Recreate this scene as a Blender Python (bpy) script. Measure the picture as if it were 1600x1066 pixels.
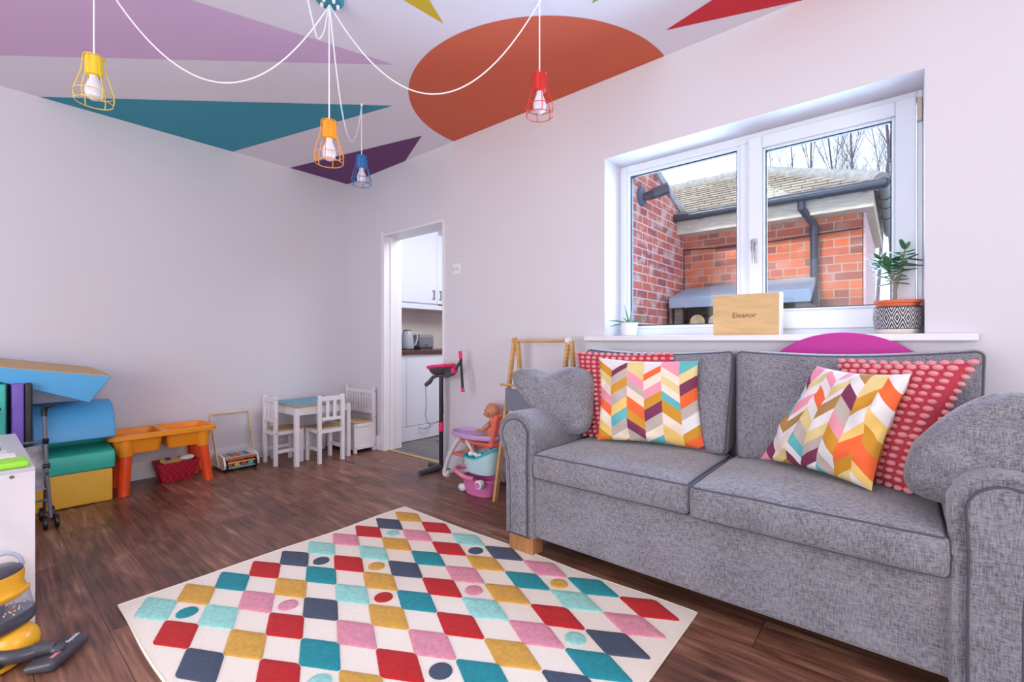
import bpy, math, random
from mathutils import Vector, Matrix, noise
for o in list(bpy.data.objects): bpy.data.objects.remove(o)
SC = bpy.context.scene; COL = SC.collection
random.seed(7)
PI = math.pi; R = math.radians
# ------------------------------------------------------------------ camera, sky, lights, exposure
cd = bpy.data.cameras.new('camera'); cam = bpy.data.objects.new('camera', cd); COL.objects.link(cam)
cam.location = (0, 0, 1.0); cam.rotation_euler = (R(90), 0, R(40))
cd.sensor_width = 36; cd.lens = 36 * 723 / 1600; cd.clip_start = .02; cd.clip_end = 300
SC.camera = cam
def s2l(c): return c / 12.92 if c <= .04045 else ((c + .055) / 1.055) ** 2.4
def C(r, g, b): return (s2l(r / 255), s2l(g / 255), s2l(b / 255), 1)
w = bpy.data.worlds.new('sky'); SC.world = w; w.use_nodes = True
wn = w.node_tree.nodes; wl = w.node_tree.links; bg = wn['Background']
tc = wn.new('ShaderNodeTexCoord'); sx = wn.new('ShaderNodeSeparateXYZ'); rp = wn.new('ShaderNodeValToRGB')
wl.new(tc.outputs['Generated'], sx.inputs[0]); wl.new(sx.outputs['Z'], rp.inputs[0]); wl.new(rp.outputs[0], bg.inputs[0])
rp.color_ramp.elements[0].color = (.92, .97, 1, 1); rp.color_ramp.elements[1].color = (.50, .70, 1, 1); rp.color_ramp.elements[1].position = .75
bg.inputs[1].default_value = 1.7
def area(name, loc, rot, sx_, sy_, power, col):
    l = bpy.data.lights.new(name, 'AREA'); l.shape = 'RECTANGLE'; l.size = sx_; l.size_y = sy_; l.energy = power; l.color = col
    o = bpy.data.objects.new(name, l); COL.objects.link(o); o.location = loc; o.rotation_euler = rot; return o
area('rear_fill_light', (-1.1, -2.33, 1.25), (R(114), 0, 0), 2.6, 2.1, 62, (1, .97, .985))  # assumed fill light behind the camera, no doors built, tilted to brighten the ceiling
area('side_fill_light', (2.13, .2, 1.35), (R(108), 0, R(90)), 1.8, 1.4, 36, (1, .965, .95))  # added fill from the unseen side wall, brightens the left wall and ceiling
area('daylight_through_window', (-.64, 2.80, 1.57), (R(90), 0, R(180)), 1.3, .95, 50, (.52, .72, 1))
area('kitchen_fill_light', (-2.6, 3.2, 2.30), (0, R(25), 0), .8, .8, 24, (.86, .93, 1))  # added fill that brightens the kitchen, no ceiling fitting known there
sun = bpy.data.lights.new('sun', 'SUN'); sun.energy = 2.6; sun.angle = R(6); sun.color = (1, .93, .84)
so = bpy.data.objects.new('sun', sun); COL.objects.link(so); so.rotation_euler = (R(48), R(4), R(-25))
SC.view_settings.view_transform = 'Standard'; SC.view_settings.look = 'None'
SC.view_settings.exposure = 0.25; SC.view_settings.gamma = 1; SC.view_settings.use_curve_mapping = False
SC.cycles.use_denoising = True
SC.cycles.max_bounces = 10; SC.cycles.diffuse_bounces = 5; SC.cycles.transparent_max_bounces = 12

# ------------------------------------------------------------------ materials
def mat(name, col, rough=.6, metal=0, bump=None, var=None, stretch=(1, 1, 1), sheen=0, coat=0, spec=None):
    m = bpy.data.materials.new(name); m.use_nodes = True
    n = m.node_tree.nodes; l = m.node_tree.links; b = n['Principled BSDF']
    b.inputs['Base Color'].default_value = col; b.inputs['Roughness'].default_value = rough; b.inputs['Metallic'].default_value = metal
    if sheen: b.inputs['Sheen Weight'].default_value = sheen
    if coat: b.inputs['Coat Weight'].default_value = coat
    if spec is not None: b.inputs['Specular IOR Level'].default_value = spec
    t = n.new('ShaderNodeTexCoord'); mp = n.new('ShaderNodeMapping'); mp.inputs['Scale'].default_value = stretch
    l.new(t.outputs['Object'], mp.inputs[0])
    if var:
        ns = n.new('ShaderNodeTexNoise'); ns.inputs['Scale'].default_value = var[0]; ns.inputs['Detail'].default_value = 5
        l.new(mp.outputs[0], ns.inputs[0])
        mx = n.new('ShaderNodeMix'); mx.data_type = 'RGBA'
        rr = n.new('ShaderNodeMapRange'); rr.inputs[1].default_value = .35; rr.inputs[2].default_value = .65
        l.new(ns.outputs[0], rr.inputs[0]); l.new(rr.outputs[0], mx.inputs[0])
        mx.inputs[6].default_value = tuple(c * (1 - var[1]) for c in col[:3]) + (1,)
        mx.inputs[7].default_value = tuple(min(1, c * (1 + var[1])) for c in col[:3]) + (1,)
        l.new(mx.outputs[2], b.inputs['Base Color'])
    if bump:
        ns = n.new('ShaderNodeTexNoise'); ns.inputs['Scale'].default_value = bump[0]; ns.inputs['Detail'].default_value = 3
        l.new(mp.outputs[0], ns.inputs[0])
        bp = n.new('ShaderNodeBump'); bp.inputs['Strength'].default_value = bump[1]; bp.inputs['Distance'].default_value = bump[2] if len(bump) > 2 else .002
        l.new(ns.outputs[0], bp.inputs['Height']); l.new(bp.outputs[0], b.inputs['Normal'])
    return m
def nd(m, t): return m.node_tree.nodes.new(t)
def lk(m, a, b): m.node_tree.links.new(a, b)

M_wall = mat('painted plaster', C(216, 212, 219), .75, bump=(60, .08))
M_ceil = mat('ceiling paint', C(228, 222, 232), .8)
M_trim = mat('white gloss wood', C(232, 230, 236), .35)
M_upvc = mat('white plastic frame', C(226, 232, 242), .3)
M_white = mat('white plastic', C(235, 233, 235), .35)
M_seal = mat('black seal', C(40, 42, 50), .6)
M_wood = mat('light beech wood', C(206, 160, 104), .5, var=(6, .12), stretch=(1, 1, 14))
M_woodx = mat('light birch seat', C(190, 158, 118), .5, var=(5, .12), stretch=(12, 1, 1))
M_pale = mat('pale birch', C(214, 190, 158), .5, var=(6, .1), stretch=(1, 1, 10))
M_boxwood = mat('maple plywood', C(214, 176, 122), .5, var=(7, .09), stretch=(1, 1, 5))
M_wpaint = mat('white painted wood', C(232, 228, 232), .4)
M_dark = mat('dark grey plastic', C(74, 72, 80), .28)
M_black = mat('black plastic', C(28, 27, 32), .35)
M_chrome = mat('chrome', C(200, 200, 205), .18, 1)
M_steel = mat('brushed steel', C(150, 152, 158), .35, .8)
M_brass = mat('brass strip', C(200, 175, 110), .35, .7)
M_yel = mat('yellow vacuum plastic', C(247, 176, 40), .3)
M_red = mat('red plastic', C(190, 28, 48), .5)
M_purpleball = mat('purple plastic', C(88, 60, 150), .4)
M_magenta = mat('magenta fabric', C(190, 50, 150), .7)
M_lpurple = mat('lilac plastic', C(200, 165, 215), .4)
M_coral = mat('coral plastic', C(245, 112, 96), .4)
M_teal_t = mat('aqua plastic', C(52, 186, 192), .35)
M_tealw = mat('pale aqua plastic', C(190, 226, 232), .35)
M_pinktub = mat('pink plastic', C(222, 120, 180), .4)
M_pinkrim = mat('rose padded fabric', C(226, 130, 160), .7, var=(40, .2))
M_hot = mat('hot pink plastic', C(235, 40, 105), .35)
M_skin = mat('doll vinyl', C(206, 138, 106), .42)
M_orange = mat('orange plastic tray', C(246, 152, 32), .35)
M_oleg = mat('red orange plastic', C(240, 78, 20), .35)
M_lime = mat('lime plastic', C(160, 230, 60), .5)
M_paper = mat('white card', C(240, 236, 232), .7)
M_tealtop = mat('teal table surface', C(88, 160, 176), .4)
M_glasstop = mat('teal grey board', C(80, 118, 124), .2)
def vinyl(n, c): return mat(n, c, .42, bump=(14, .35, .006))
M_fyel = vinyl('yellow vinyl', C(240, 186, 62)); M_fteal = vinyl('turquoise vinyl', C(58, 192, 170)); M_fblue = vinyl('blue vinyl', C(84, 168, 220))
M_ftan = vinyl('tan vinyl', C(200, 160, 98)); M_fpur = vinyl('purple vinyl', C(122, 88, 184)); M_fblack = vinyl('black fabric edge', C(38, 34, 40))
M_cord = mat('white flex', C(240, 238, 240), .5)
M_bulb = mat('opal bulb', C(226, 222, 232), .12, coat=.5)

def sofa_mat():
    m = mat('grey woven chenille', C(140, 140, 150), .85, sheen=.35)
    b = m.node_tree.nodes['Principled BSDF']
    t = nd(m, 'ShaderNodeTexCoord')
    outs = []
    for sc, st in ((300, (1, 1, .14)), (420, (.18, .18, 1)), (6, (1, 1, 1))):
        mp = nd(m, 'ShaderNodeMapping'); mp.inputs['Scale'].default_value = st
        ns = nd(m, 'ShaderNodeTexNoise'); ns.inputs['Scale'].default_value = sc; ns.inputs['Detail'].default_value = 3
        lk(m, t.outputs['Object'], mp.inputs[0]); lk(m, mp.outputs[0], ns.inputs[0]); outs.append(ns.outputs[0])
    a = nd(m, 'ShaderNodeMath'); a.operation = 'ADD'; lk(m, outs[0], a.inputs[0]); lk(m, outs[1], a.inputs[1])
    a2 = nd(m, 'ShaderNodeMath'); a2.operation = 'MULTIPLY_ADD'; lk(m, outs[2], a2.inputs[0]); a2.inputs[1].default_value = .35; lk(m, a.outputs[0], a2.inputs[2])
    rp = nd(m, 'ShaderNodeValToRGB'); e = rp.color_ramp.elements
    mr = nd(m, 'ShaderNodeMapRange'); mr.inputs[1].default_value = .85; mr.inputs[2].default_value = 1.5; lk(m, a2.outputs[0], mr.inputs[0]); lk(m, mr.outputs[0], rp.inputs[0])
    e[0].position = .1; e[0].color = C(86, 84, 92); e[1].position = .45; e[1].color = C(122, 120, 128); e.new(.9).color = C(150, 148, 156)
    lk(m, rp.outputs[0], b.inputs['Base Color'])
    bp = nd(m, 'ShaderNodeBump'); bp.inputs['Strength'].default_value = .35; bp.inputs['Distance'].default_value = .0015
    lk(m, a.outputs[0], bp.inputs['Height']); lk(m, bp.outputs[0], b.inputs['Normal'])
    return m
M_sofa = sofa_mat()
M_pipe = mat('dark grey piping', C(80, 80, 92), .8)

def floor_mat(name, cols, grey=False):
    m = mat(name, (0, 0, 0, 1), .3); b = m.node_tree.nodes['Principled BSDF']
    t = nd(m, 'ShaderNodeTexCoord')
    mp0 = nd(m, 'ShaderNodeMapping'); mp0.inputs['Location'].default_value = (.37, .05, 0); lk(m, t.outputs['Object'], mp0.inputs[0])
    br = nd(m, 'ShaderNodeTexBrick'); br.offset = .37; br.offset_frequency = 2
    br.inputs['Scale'].default_value = 1; br.inputs['Brick Width'].default_value = 1.25; br.inputs['Row Height'].default_value = .19
    br.inputs['Mortar Size'].default_value = .0018; br.inputs['Mortar Smooth'].default_value = .3; br.inputs['Bias'].default_value = 0
    br.inputs['Color1'].default_value = (0, 0, 0, 1); br.inputs['Color2'].default_value = (1, 1, 1, 1); br.inputs['Mortar'].default_value = (.5, .5, .5, 1)
    lk(m, mp0.outputs[0], br.inputs[0])
    # grain, shifted per plank
    off = nd(m, 'ShaderNodeVectorMath'); off.operation = 'MULTIPLY_ADD'; off.inputs[1].default_value = (3, 7, 5)
    lk(m, br.outputs['Color'], off.inputs[0])
    lk(m, t.outputs['Object'], off.inputs[2])
    def ns(scale, st, detail=6, dist=0):
        mp = nd(m, 'ShaderNodeMapping'); mp.inputs['Scale'].default_value = st; lk(m, off.outputs[0], mp.inputs[0])
        x = nd(m, 'ShaderNodeTexNoise'); x.inputs['Scale'].default_value = scale; x.inputs['Detail'].default_value = detail; x.inputs['Distortion'].default_value = dist
        lk(m, mp.outputs[0], x.inputs[0]); return x.outputs[0]
    g1 = ns(26, (.09, 1, 1), 10, 1.1); g2 = ns(5, (.5, 1, 1), 4, 1.2); g3 = ns(90, (.06, 1, 1), 4)
    a = nd(m, 'ShaderNodeMath'); a.operation = 'MULTIPLY_ADD'; lk(m, g1, a.inputs[0]); a.inputs[1].default_value = .66
    k = nd(m, 'ShaderNodeMath'); k.operation = 'MULTIPLY_ADD'; lk(m, g2, k.inputs[0]); k.inputs[1].default_value = .42; k.inputs[2].default_value = .02; lk(m, k.outputs[0], a.inputs[2])
    a2 = nd(m, 'ShaderNodeMath'); a2.operation = 'MULTIPLY_ADD'; lk(m, g3, a2.inputs[0]); a2.inputs[1].default_value = .34; lk(m, a.outputs[0], a2.inputs[2])
    a3 = nd(m, 'ShaderNodeMath'); a3.operation = 'MULTIPLY_ADD'; lk(m, br.outputs['Color'], a3.inputs[0]); a3.inputs[1].default_value = .10; lk(m, a2.outputs[0], a3.inputs[2])
    mr = nd(m, 'ShaderNodeMapRange'); mr.inputs[1].default_value = .58; mr.inputs[2].default_value = 1.04; lk(m, a3.outputs[0], mr.inputs[0])
    rp = nd(m, 'ShaderNodeValToRGB'); lk(m, mr.outputs[0], rp.inputs[0]); e = rp.color_ramp.elements
    e[0].position = .0; e[0].color = cols[0]; e[1].position = .95; e[1].color = cols[3]; e.new(.38).color = cols[1]; e.new(.68).color = cols[2]
    # knots
    vo = nd(m, 'ShaderNodeTexVoronoi'); vo.inputs['Scale'].default_value = 3.4
    mpv = nd(m, 'ShaderNodeMapping'); mpv.inputs['Scale'].default_value = (.8, 1.3, 1); lk(m, off.outputs[0], mpv.inputs[0]); lk(m, mpv.outputs[0], vo.inputs[0])
    vr = nd(m, 'ShaderNodeMapRange'); vr.inputs[1].default_value = .02; vr.inputs[2].default_value = .11; vr.inputs[3].default_value = .45; vr.inputs[4].default_value = 1; lk(m, vo.outputs['Distance'], vr.inputs[0])
    mx = nd(m, 'ShaderNodeMix'); mx.data_type = 'RGBA'; mx.blend_type = 'MULTIPLY'; mx.inputs[0].default_value = 1
    lk(m, rp.outputs[0], mx.inputs[6]); lk(m, vr.outputs[0], mx.inputs[7])
    mm = nd(m, 'ShaderNodeMix'); mm.data_type = 'RGBA'; lk(m, br.outputs['Fac'], mm.inputs[0]); lk(m, mx.outputs[2], mm.inputs[6]); mm.inputs[7].default_value = C(80, 56, 48)
    lk(m, mm.outputs[2], b.inputs['Base Color'])
    rr = nd(m, 'ShaderNodeMapRange'); lk(m, g1, rr.inputs[0]); rr.inputs[3].default_value = .24; rr.inputs[4].default_value = .5; lk(m, rr.outputs[0], b.inputs['Roughness'])
    bp = nd(m, 'ShaderNodeBump'); bp.inputs['Strength'].default_value = .25; bp.inputs['Distance'].default_value = .0012
    sb = nd(m, 'ShaderNodeMath'); sb.operation = 'SUBTRACT'; lk(m, g3, sb.inputs[0]); lk(m, br.outputs['Fac'], sb.inputs[1]); lk(m, sb.outputs[0], bp.inputs['Height']); lk(m, bp.outputs[0], b.inputs['Normal'])
    return m
M_floor = floor_mat('dark oak laminate', [C(74, 46, 36), C(118, 78, 62), C(148, 102, 80), C(182, 136, 110)])
M_kfloor = floor_mat('grey laminate', [C(70, 66, 66), C(98, 92, 92), C(118, 112, 112), C(136, 130, 128)])

def brick_mat(name, axis, c1, c2, mortar, white=.0, stripes=None):
    m = mat(name, c1, .85); b = m.node_tree.nodes['Principled BSDF']
    t = nd(m, 'ShaderNodeTexCoord'); s = nd(m, 'ShaderNodeSeparateXYZ'); cb = nd(m, 'ShaderNodeCombineXYZ')
    lk(m, t.outputs['Object'], s.inputs[0]); lk(m, s.outputs[axis], cb.inputs[0]); lk(m, s.outputs[2], cb.inputs[1])
    def B(bias, off):
        mp = nd(m, 'ShaderNodeMapping'); mp.inputs['Location'].default_value = off; lk(m, cb.outputs[0], mp.inputs[0])
        br = nd(m, 'ShaderNodeTexBrick'); br.inputs['Scale'].default_value = 1; br.inputs['Brick Width'].default_value = .19; br.inputs['Row Height'].default_value = .063; br.squash_frequency = 3; br.squash = .5 if axis == 0 else 1
        br.inputs['Mortar Size'].default_value = .0055; br.inputs['Mortar Smooth'].default_value = .2; br.inputs['Bias'].default_value = bias
        lk(m, mp.outputs[0], br.inputs[0]); return br
    a = B(-.05, (0, 0, 0)); a.inputs['Color1'].default_value = c1; a.inputs['Color2'].default_value = c2; a.inputs['Mortar'].default_value = mortar
    d = B(-.4 if axis == 0 else -.5, (0, 0, 0)); d.inputs['Color1'].default_value = (0, 0, 0, 1); d.inputs['Color2'].default_value = (1, 1, 1, 1); d.inputs['Mortar'].default_value = (0, 0, 0, 1)
    mx = nd(m, 'ShaderNodeMix'); mx.data_type = 'RGBA'; lk(m, d.outputs['Color'], mx.inputs[0]); lk(m, a.outputs['Color'], mx.inputs[6]); mx.inputs[7].default_value = stripes or C(96, 66, 70)
    ns = nd(m, 'ShaderNodeTexNoise'); ns.inputs['Scale'].default_value = 9; ns.inputs['Detail'].default_value = 6; lk(m, cb.outputs[0], ns.inputs[0])
    mr = nd(m, 'ShaderNodeMapRange'); mr.inputs[1].default_value = .5; mr.inputs[2].default_value = .68; mr.inputs[4].default_value = white; lk(m, ns.outputs[0], mr.inputs[0])
    m2 = nd(m, 'ShaderNodeMix'); m2.data_type = 'RGBA'; lk(m, mr.outputs[0], m2.inputs[0]); lk(m, mx.outputs[2], m2.inputs[6]); m2.inputs[7].default_value = C(226, 200, 190)
    lk(m, m2.outputs[2], b.inputs['Base Color'])
    bp = nd(m, 'ShaderNodeBump'); bp.inputs['Strength'].default_value = .8; bp.inputs['Distance'].default_value = .006; bp.invert = True
    lk(m, a.outputs['Fac'], bp.inputs['Height']); lk(m, bp.outputs[0], b.inputs['Normal'])
    return m
M_brickL = brick_mat('old red brick', 1, C(216, 108, 84), C(190, 92, 84), C(220, 196, 188), .75, C(140, 76, 78))
M_brickO = brick_mat('orange brick', 0, C(214, 108, 66), C(190, 88, 62), C(184, 150, 124), .18, C(110, 78, 74))

def glass_mat():
    m = bpy.data.materials.new('window glass'); m.use_nodes = True; n = m.node_tree.nodes; n.clear()
    o = nd(m, 'ShaderNodeOutputMaterial'); t = nd(m, 'ShaderNodeBsdfTransparent'); g = nd(m, 'ShaderNodeBsdfGlossy'); g.inputs['Roughness'].default_value = .02
    fr = nd(m, 'ShaderNodeFresnel'); fr.inputs[0].default_value = 1.22; mx = nd(m, 'ShaderNodeMixShader'); t.inputs[0].default_value = (.95, .98, 1, 1)
    lk(m, fr.outputs[0], mx.inputs[0]); lk(m, t.outputs[0], mx.inputs[1]); lk(m, g.outputs[0], mx.inputs[2]); lk(m, mx.outputs[0], o.inputs[0]); return m
M_glass = glass_mat()

# ------------------------------------------------------------------ mesh helper
class MB:
    def __init__(s): s.v = []; s.f = []; s.m = []; s.uv = {}
    def add(s, vs, fs, mi=0, uvs=None):
        k = len(s.v); s.v += [tuple(v) for v in vs]
        if uvs:
            for i, u in enumerate(uvs): s.uv[k + i] = u
        for f in fs: s.f.append(tuple(k + i for i in f)); s.m.append(mi)
        return s
    def box(s, x0, y0, z0, x1, y1, z1, mi=0):
        x0, x1 = sorted((x0, x1)); y0, y1 = sorted((y0, y1)); z0, z1 = sorted((z0, z1))
        vs = [(x0, y0, z0), (x1, y0, z0), (x1, y1, z0), (x0, y1, z0), (x0, y0, z1), (x1, y0, z1), (x1, y1, z1), (x0, y1, z1)]
        return s.add(vs, [(0, 3, 2, 1), (4, 5, 6, 7), (0, 1, 5, 4), (1, 2, 6, 5), (2, 3, 7, 6), (3, 0, 4, 7)], mi)
    def bar(s, p0, p1, a, b, side=(1, 0, 0), mi=0, a1=None, b1=None):   # bar from p0 to p1; a along side, b the other way
        p0 = Vector(p0); p1 = Vector(p1); d = (p1 - p0).normalized(); u = Vector(side); u = (u - d * u.dot(d)).normalized(); w_ = d.cross(u)
        vs = []
        for p, aa, bb in ((p0, a, b), (p1, a1 or a, b1 or b)):
            for i, j in ((-1, -1), (1, -1), (1, 1), (-1, 1)): vs.append(p + u * i * aa / 2 + w_ * j * bb / 2)
        return s.add(vs, [(0, 3, 2, 1), (4, 5, 6, 7), (0, 1, 5, 4), (1, 2, 6, 5), (2, 3, 7, 6), (3, 0, 4, 7)], mi)
    def tube(s, pts, r, n=8, mi=0, closed=False):
        P = [Vector(p) for p in pts]; N = len(P); rr = r if isinstance(r, (list, tuple)) else [r] * N
        up = None; vs = []
        for i, p in enumerate(P):
            if closed: t = P[(i + 1) % N] - P[i - 1]
            else: t = P[min(i + 1, N - 1)] - P[max(i - 1, 0)]
            if t.length < 1e-9: t = Vector((0, 0, 1))
            t.normalize()
            if up is None: up = t.orthogonal().normalized()
            else:
                up = up - t * up.dot(t); up = up.normalized() if up.length > 1e-6 else t.orthogonal().normalized()
            b = t.cross(up)
            for k in range(n):
                a = 2 * PI * k / n; vs.append(p + (up * math.cos(a) + b * math.sin(a)) * rr[i])
        fs = []
        for i in range(N if closed else N - 1):
            j = (i + 1) % N
            for k in range(n):
                q = (k + 1) % n; fs.append((i * n + k, i * n + q, j * n + q, j * n + k))
        if not closed: fs.append(tuple(reversed(range(n)))); fs.append(tuple((N - 1) * n + k for k in range(n)))
        return s.add(vs, fs, mi)
    def lathe(s, prof, c=(0, 0, 0), n=24, mi=0, mx=None, cap=True, sc=(1, 1)):
        vs = []
        for r, z in prof:
            for k in range(n):
                a = 2 * PI * k / n; v = Vector((r * math.cos(a) * sc[0], r * math.sin(a) * sc[1], z))
                if mx: v = mx @ v
                vs.append(v + Vector(c))
        fs = [(i * n + k, i * n + (k + 1) % n, (i + 1) * n + (k + 1) % n, (i + 1) * n + k) for i in range(len(prof) - 1) for k in range(n)]
        if cap: fs += [tuple(reversed(range(n))), tuple((len(prof) - 1) * n + k for k in range(n))]
        return s.add(vs, fs, mi)
    def prism(s, poly, a0, a1, plane='xz', mi=0):
        def mk(p, a): return {'xz': (p[0], a, p[1]), 'yz': (a, p[0], p[1]), 'xy': (p[0], p[1], a)}[plane]
        n = len(poly); vs = [mk(p, a0) for p in poly] + [mk(p, a1) for p in poly]
        fs = [tuple(range(n)), tuple(reversed(range(n, 2 * n)))] + [(i, i + n, (i + 1) % n + n, (i + 1) % n) for i in range(n)]
        return s.add(vs, fs, mi)
    def ell(s, c, r, n=12, mi=0, mx=None):
        m = max(4, n // 2 + 2); vs = []; c = Vector(c)
        for i in range(1, m):
            ph = PI * i / m
            for k in range(n):
                a = 2 * PI * k / n; v = Vector((r[0] * math.sin(ph) * math.cos(a), r[1] * math.sin(ph) * math.sin(a), r[2] * math.cos(ph)))
                vs.append(c + (mx @ v if mx else v))
        for z in (r[2], -r[2]): v = Vector((0, 0, z)); vs.append(c + (mx @ v if mx else v))
        fs = [(i * n + k, (i + 1) * n + k, (i + 1) * n + (k + 1) % n, i * n + (k + 1) % n) for i in range(m - 2) for k in range(n)]
        T = len(vs) - 2; fs += [(T, k, (k + 1) % n) for k in range(n)] + [(T + 1, (m - 2) * n + (k + 1) % n, (m - 2) * n + k) for k in range(n)]
        return s.add(vs, fs, mi)
    def rbox(s, lo, hi, r, seg=14, fn=None, mi=0):
        lo = Vector(lo); hi = Vector(hi); c = (lo + hi) / 2; h = (hi - lo) / 2; r = min(r, min(h) * .999)
        def samp(hh):
            inn = hh - r; a = [inn + r * math.tan(R(45) * k / 3) for k in range(1, 4)]
            k = max(1, min(seg, int(2 * inn / .03))); mid = [-inn + 2 * inn * i / k for i in range(k + 1)]
            return [-x for x in reversed(a)] + mid + a
        S = [samp(h[i]) for i in range(3)]
        for ax in range(3):
            u, v_ = (ax + 1) % 3, (ax + 2) % 3
            for sg in (-1, 1):
                vs = []
                for a in S[u]:
                    for b in S[v_]:
                        q = Vector((0, 0, 0)); q[ax] = sg * h[ax]; q[u] = a; q[v_] = b
                        inn = Vector([max(-(h[i] - r), min(h[i] - r, q[i])) for i in range(3)]); d = q - inn
                        p = inn + d.normalized() * r
                        if fn: p = fn(p, h)
                        vs.append(c + p)
                nu, nv = len(S[u]), len(S[v_])
                fs = [(i * nv + j, (i + 1) * nv + j, (i + 1) * nv + j + 1, i * nv + j + 1) for i in range(nu - 1) for j in range(nv - 1)]
                if sg < 0: fs = [tuple(reversed(f)) for f in fs]
                s.add(vs, fs, mi)
        return s
    def build(s, name, mats, parent=None, ang=35, bevel=0, weld=False, subd=0, flat=False, remesh=0):
        me = bpy.data.meshes.new(name); me.from_pydata(s.v, [], s.f); me.update()
        for m in (mats if isinstance(mats, (list, tuple)) else [mats]): me.materials.append(m)
        me.polygons.foreach_set('material_index', s.m)
        if s.uv:
            ul = me.uv_layers.new(name='UVMap')
            for lp in me.loops: ul.data[lp.index].uv = s.uv.get(lp.vertex_index, (0, 0))
        if weld:
            import bmesh
            bm = bmesh.new(); bm.from_mesh(me); bmesh.ops.remove_doubles(bm, verts=bm.verts, dist=1e-5); bmesh.ops.recalc_face_normals(bm, faces=bm.faces); bm.to_mesh(me); bm.free()
        me.polygons.foreach_set('use_smooth', [not flat] * len(me.polygons))
        if not flat: me.set_sharp_from_angle(angle=R(ang))
        o = bpy.data.objects.new(name, me); COL.objects.link(o)
        if remesh:
            q = o.modifiers.new('r', 'REMESH'); q.mode = 'VOXEL'; q.voxel_size = remesh; q.use_smooth_shade = True
            q = o.modifiers.new('s', 'SMOOTH'); q.iterations = 4; q.factor = .5
        if bevel:
            q = o.modifiers.new('b', 'BEVEL'); q.width = bevel; q.segments = 2; q.limit_method = 'ANGLE'; q.angle_limit = R(40)
        if subd: q = o.modifiers.new('s', 'SUBSURF'); q.levels = q.render_levels = subd
        if parent:
            o.parent = parent
            if not parent.get('_loc') and parent.parent is None and parent.type == 'EMPTY': o.matrix_parent_inverse = Matrix.Translation(-parent.location)
        return o
LOCALS = set()
def tag(o, label, cat, group=None, kind=None):
    o['label'] = label; o['category'] = cat
    if group: o['group'] = group
    if kind: o['kind'] = kind
    return o
def thing(name, label, cat, loc=(0, 0, 0), rz=0, group=None, local=False):
    o = bpy.data.objects.new(name, None); COL.objects.link(o); o.location = loc; o.rotation_euler = (0, 0, rz); o.empty_display_size = .05
    tag(o, label, cat, group)
    if local: o['_loc'] = 1
    return o
def struct(o): o['kind'] = 'structure'; return o
def copy_tree(o, parent=None):
    c = o.copy(); COL.objects.link(c); c.parent = parent
    for ch in list(o.children): copy_tree(ch, c)
    return c
def rot(axis, deg): return Matrix.Rotation(R(deg), 3, axis)
def text_mesh(txt, size, ext, name, m, parent, mw, bold=False):
    cu = bpy.data.curves.new('t', 'FONT'); cu.body = txt; cu.size = size; cu.extrude = ext; cu.align_x = 'CENTER'; cu.align_y = 'CENTER'
    if bold: cu.offset = size * .02
    t = bpy.data.objects.new('t', cu); COL.objects.link(t)
    bpy.context.view_layer.update()
    me = bpy.data.meshes.new_from_object(t.evaluated_get(bpy.context.evaluated_depsgraph_get())); bpy.data.objects.remove(t)
    me.transform(mw); me.materials.clear(); me.materials.append(m); me.name = name
    o = bpy.data.objects.new(name, me); COL.objects.link(o); o.parent = parent
    if parent.parent is None and parent.type == 'EMPTY' and not parent.get('_loc'): o.matrix_parent_inverse = Matrix.Translation(-parent.location)
    return o

# ------------------------------------------------------------------ the setting
XL, YW, H = -4.21, 2.476, 2.56
XR, YR = 2.2, -2.4
struct(MB().box(XL - .15, YR - .15, -.12, XR + .15, 2.551, 0).build('floor', M_floor, flat=True))
struct(MB().box(XL - .15, 2.551, -.12, -1.6, 4.17, 0).build('floor_kitchen', M_kfloor, flat=True))
# ceiling with its painted shapes
cm = MB().box(XL - .15, YR - .15, H, XR + .15, 2.76, H + .1)
paints = [M_ceil, mat('lilac paint', C(212, 178, 216), .8), mat('teal paint', C(56, 148, 170), .8), mat('aubergine paint', C(106, 58, 112), .8),
          mat('terracotta paint', C(208, 98, 68), .8), mat('crimson paint', C(205, 38, 52), .8), mat('mustard paint', C(205, 172, 42), .8), mat('lime paint', C(130, 180, 60), .8)]
def paint(poly, mi): cm.add([(x, y, H - .0012) for x, y in poly], [tuple(range(len(poly)))], mi)
paint([(-2.187, 1.573), (-2.481, .68), (-2.85, -.44), (XL, -.27)], 1)
paint([(-4.209, .325), (-4.209, 1.44), (-2.574, 1.841)], 2)
paint([(-4.209, 1.904), (-4.209, 2.474), (-3.283, 2.474), (-2.783, 2.251)], 3)
paint([(-2.669, YW - .002)] + [(-1.83 + .842 * math.cos(a), 2.458 + .842 * math.sin(a)) for a in [PI + PI * i / 60 for i in range(61)]] + [(-.99, YW - .002)], 4)
paint([(-.902, 2.273), (0.02, 2.026), (.02, YW - .002), (-.345, YW - .002)], 5)
paint([(-1.719, 1.526), (-1.77, .97), (-1.5, 1.06)], 6)
paint([(-1.09, 1.874), (-.93, 1.72), (-1.03, 1.875)], 7)
struct(cm.build('ceiling', paints, flat=True))
struct(MB().box(XL - .15, YR, 0, XL, 2.65, H).build('wall_left', M_wall))
DX0, DX1, DZ = -3.60, -2.775, 1.968
WX0, WX1, WZ0, WZ1 = -1.354, .075, 1.03, 2.09
wr = MB().box(XL, YW, 0, DX0, 2.65, H).box(DX0, YW, DZ, DX1, 2.65, H).box(DX1, YW, 0, -1.6, 2.65, H)
wr.box(-1.6, YW, 0, WX0, 2.76, H).box(WX0, YW, 0, WX1, 2.76, WZ0 - .03).box(WX0, YW, WZ1, WX1, 2.76, H).box(WX1, YW, 0, XR + .15, 2.76, H)
struct(wr.build('wall_right', M_wall))
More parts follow.
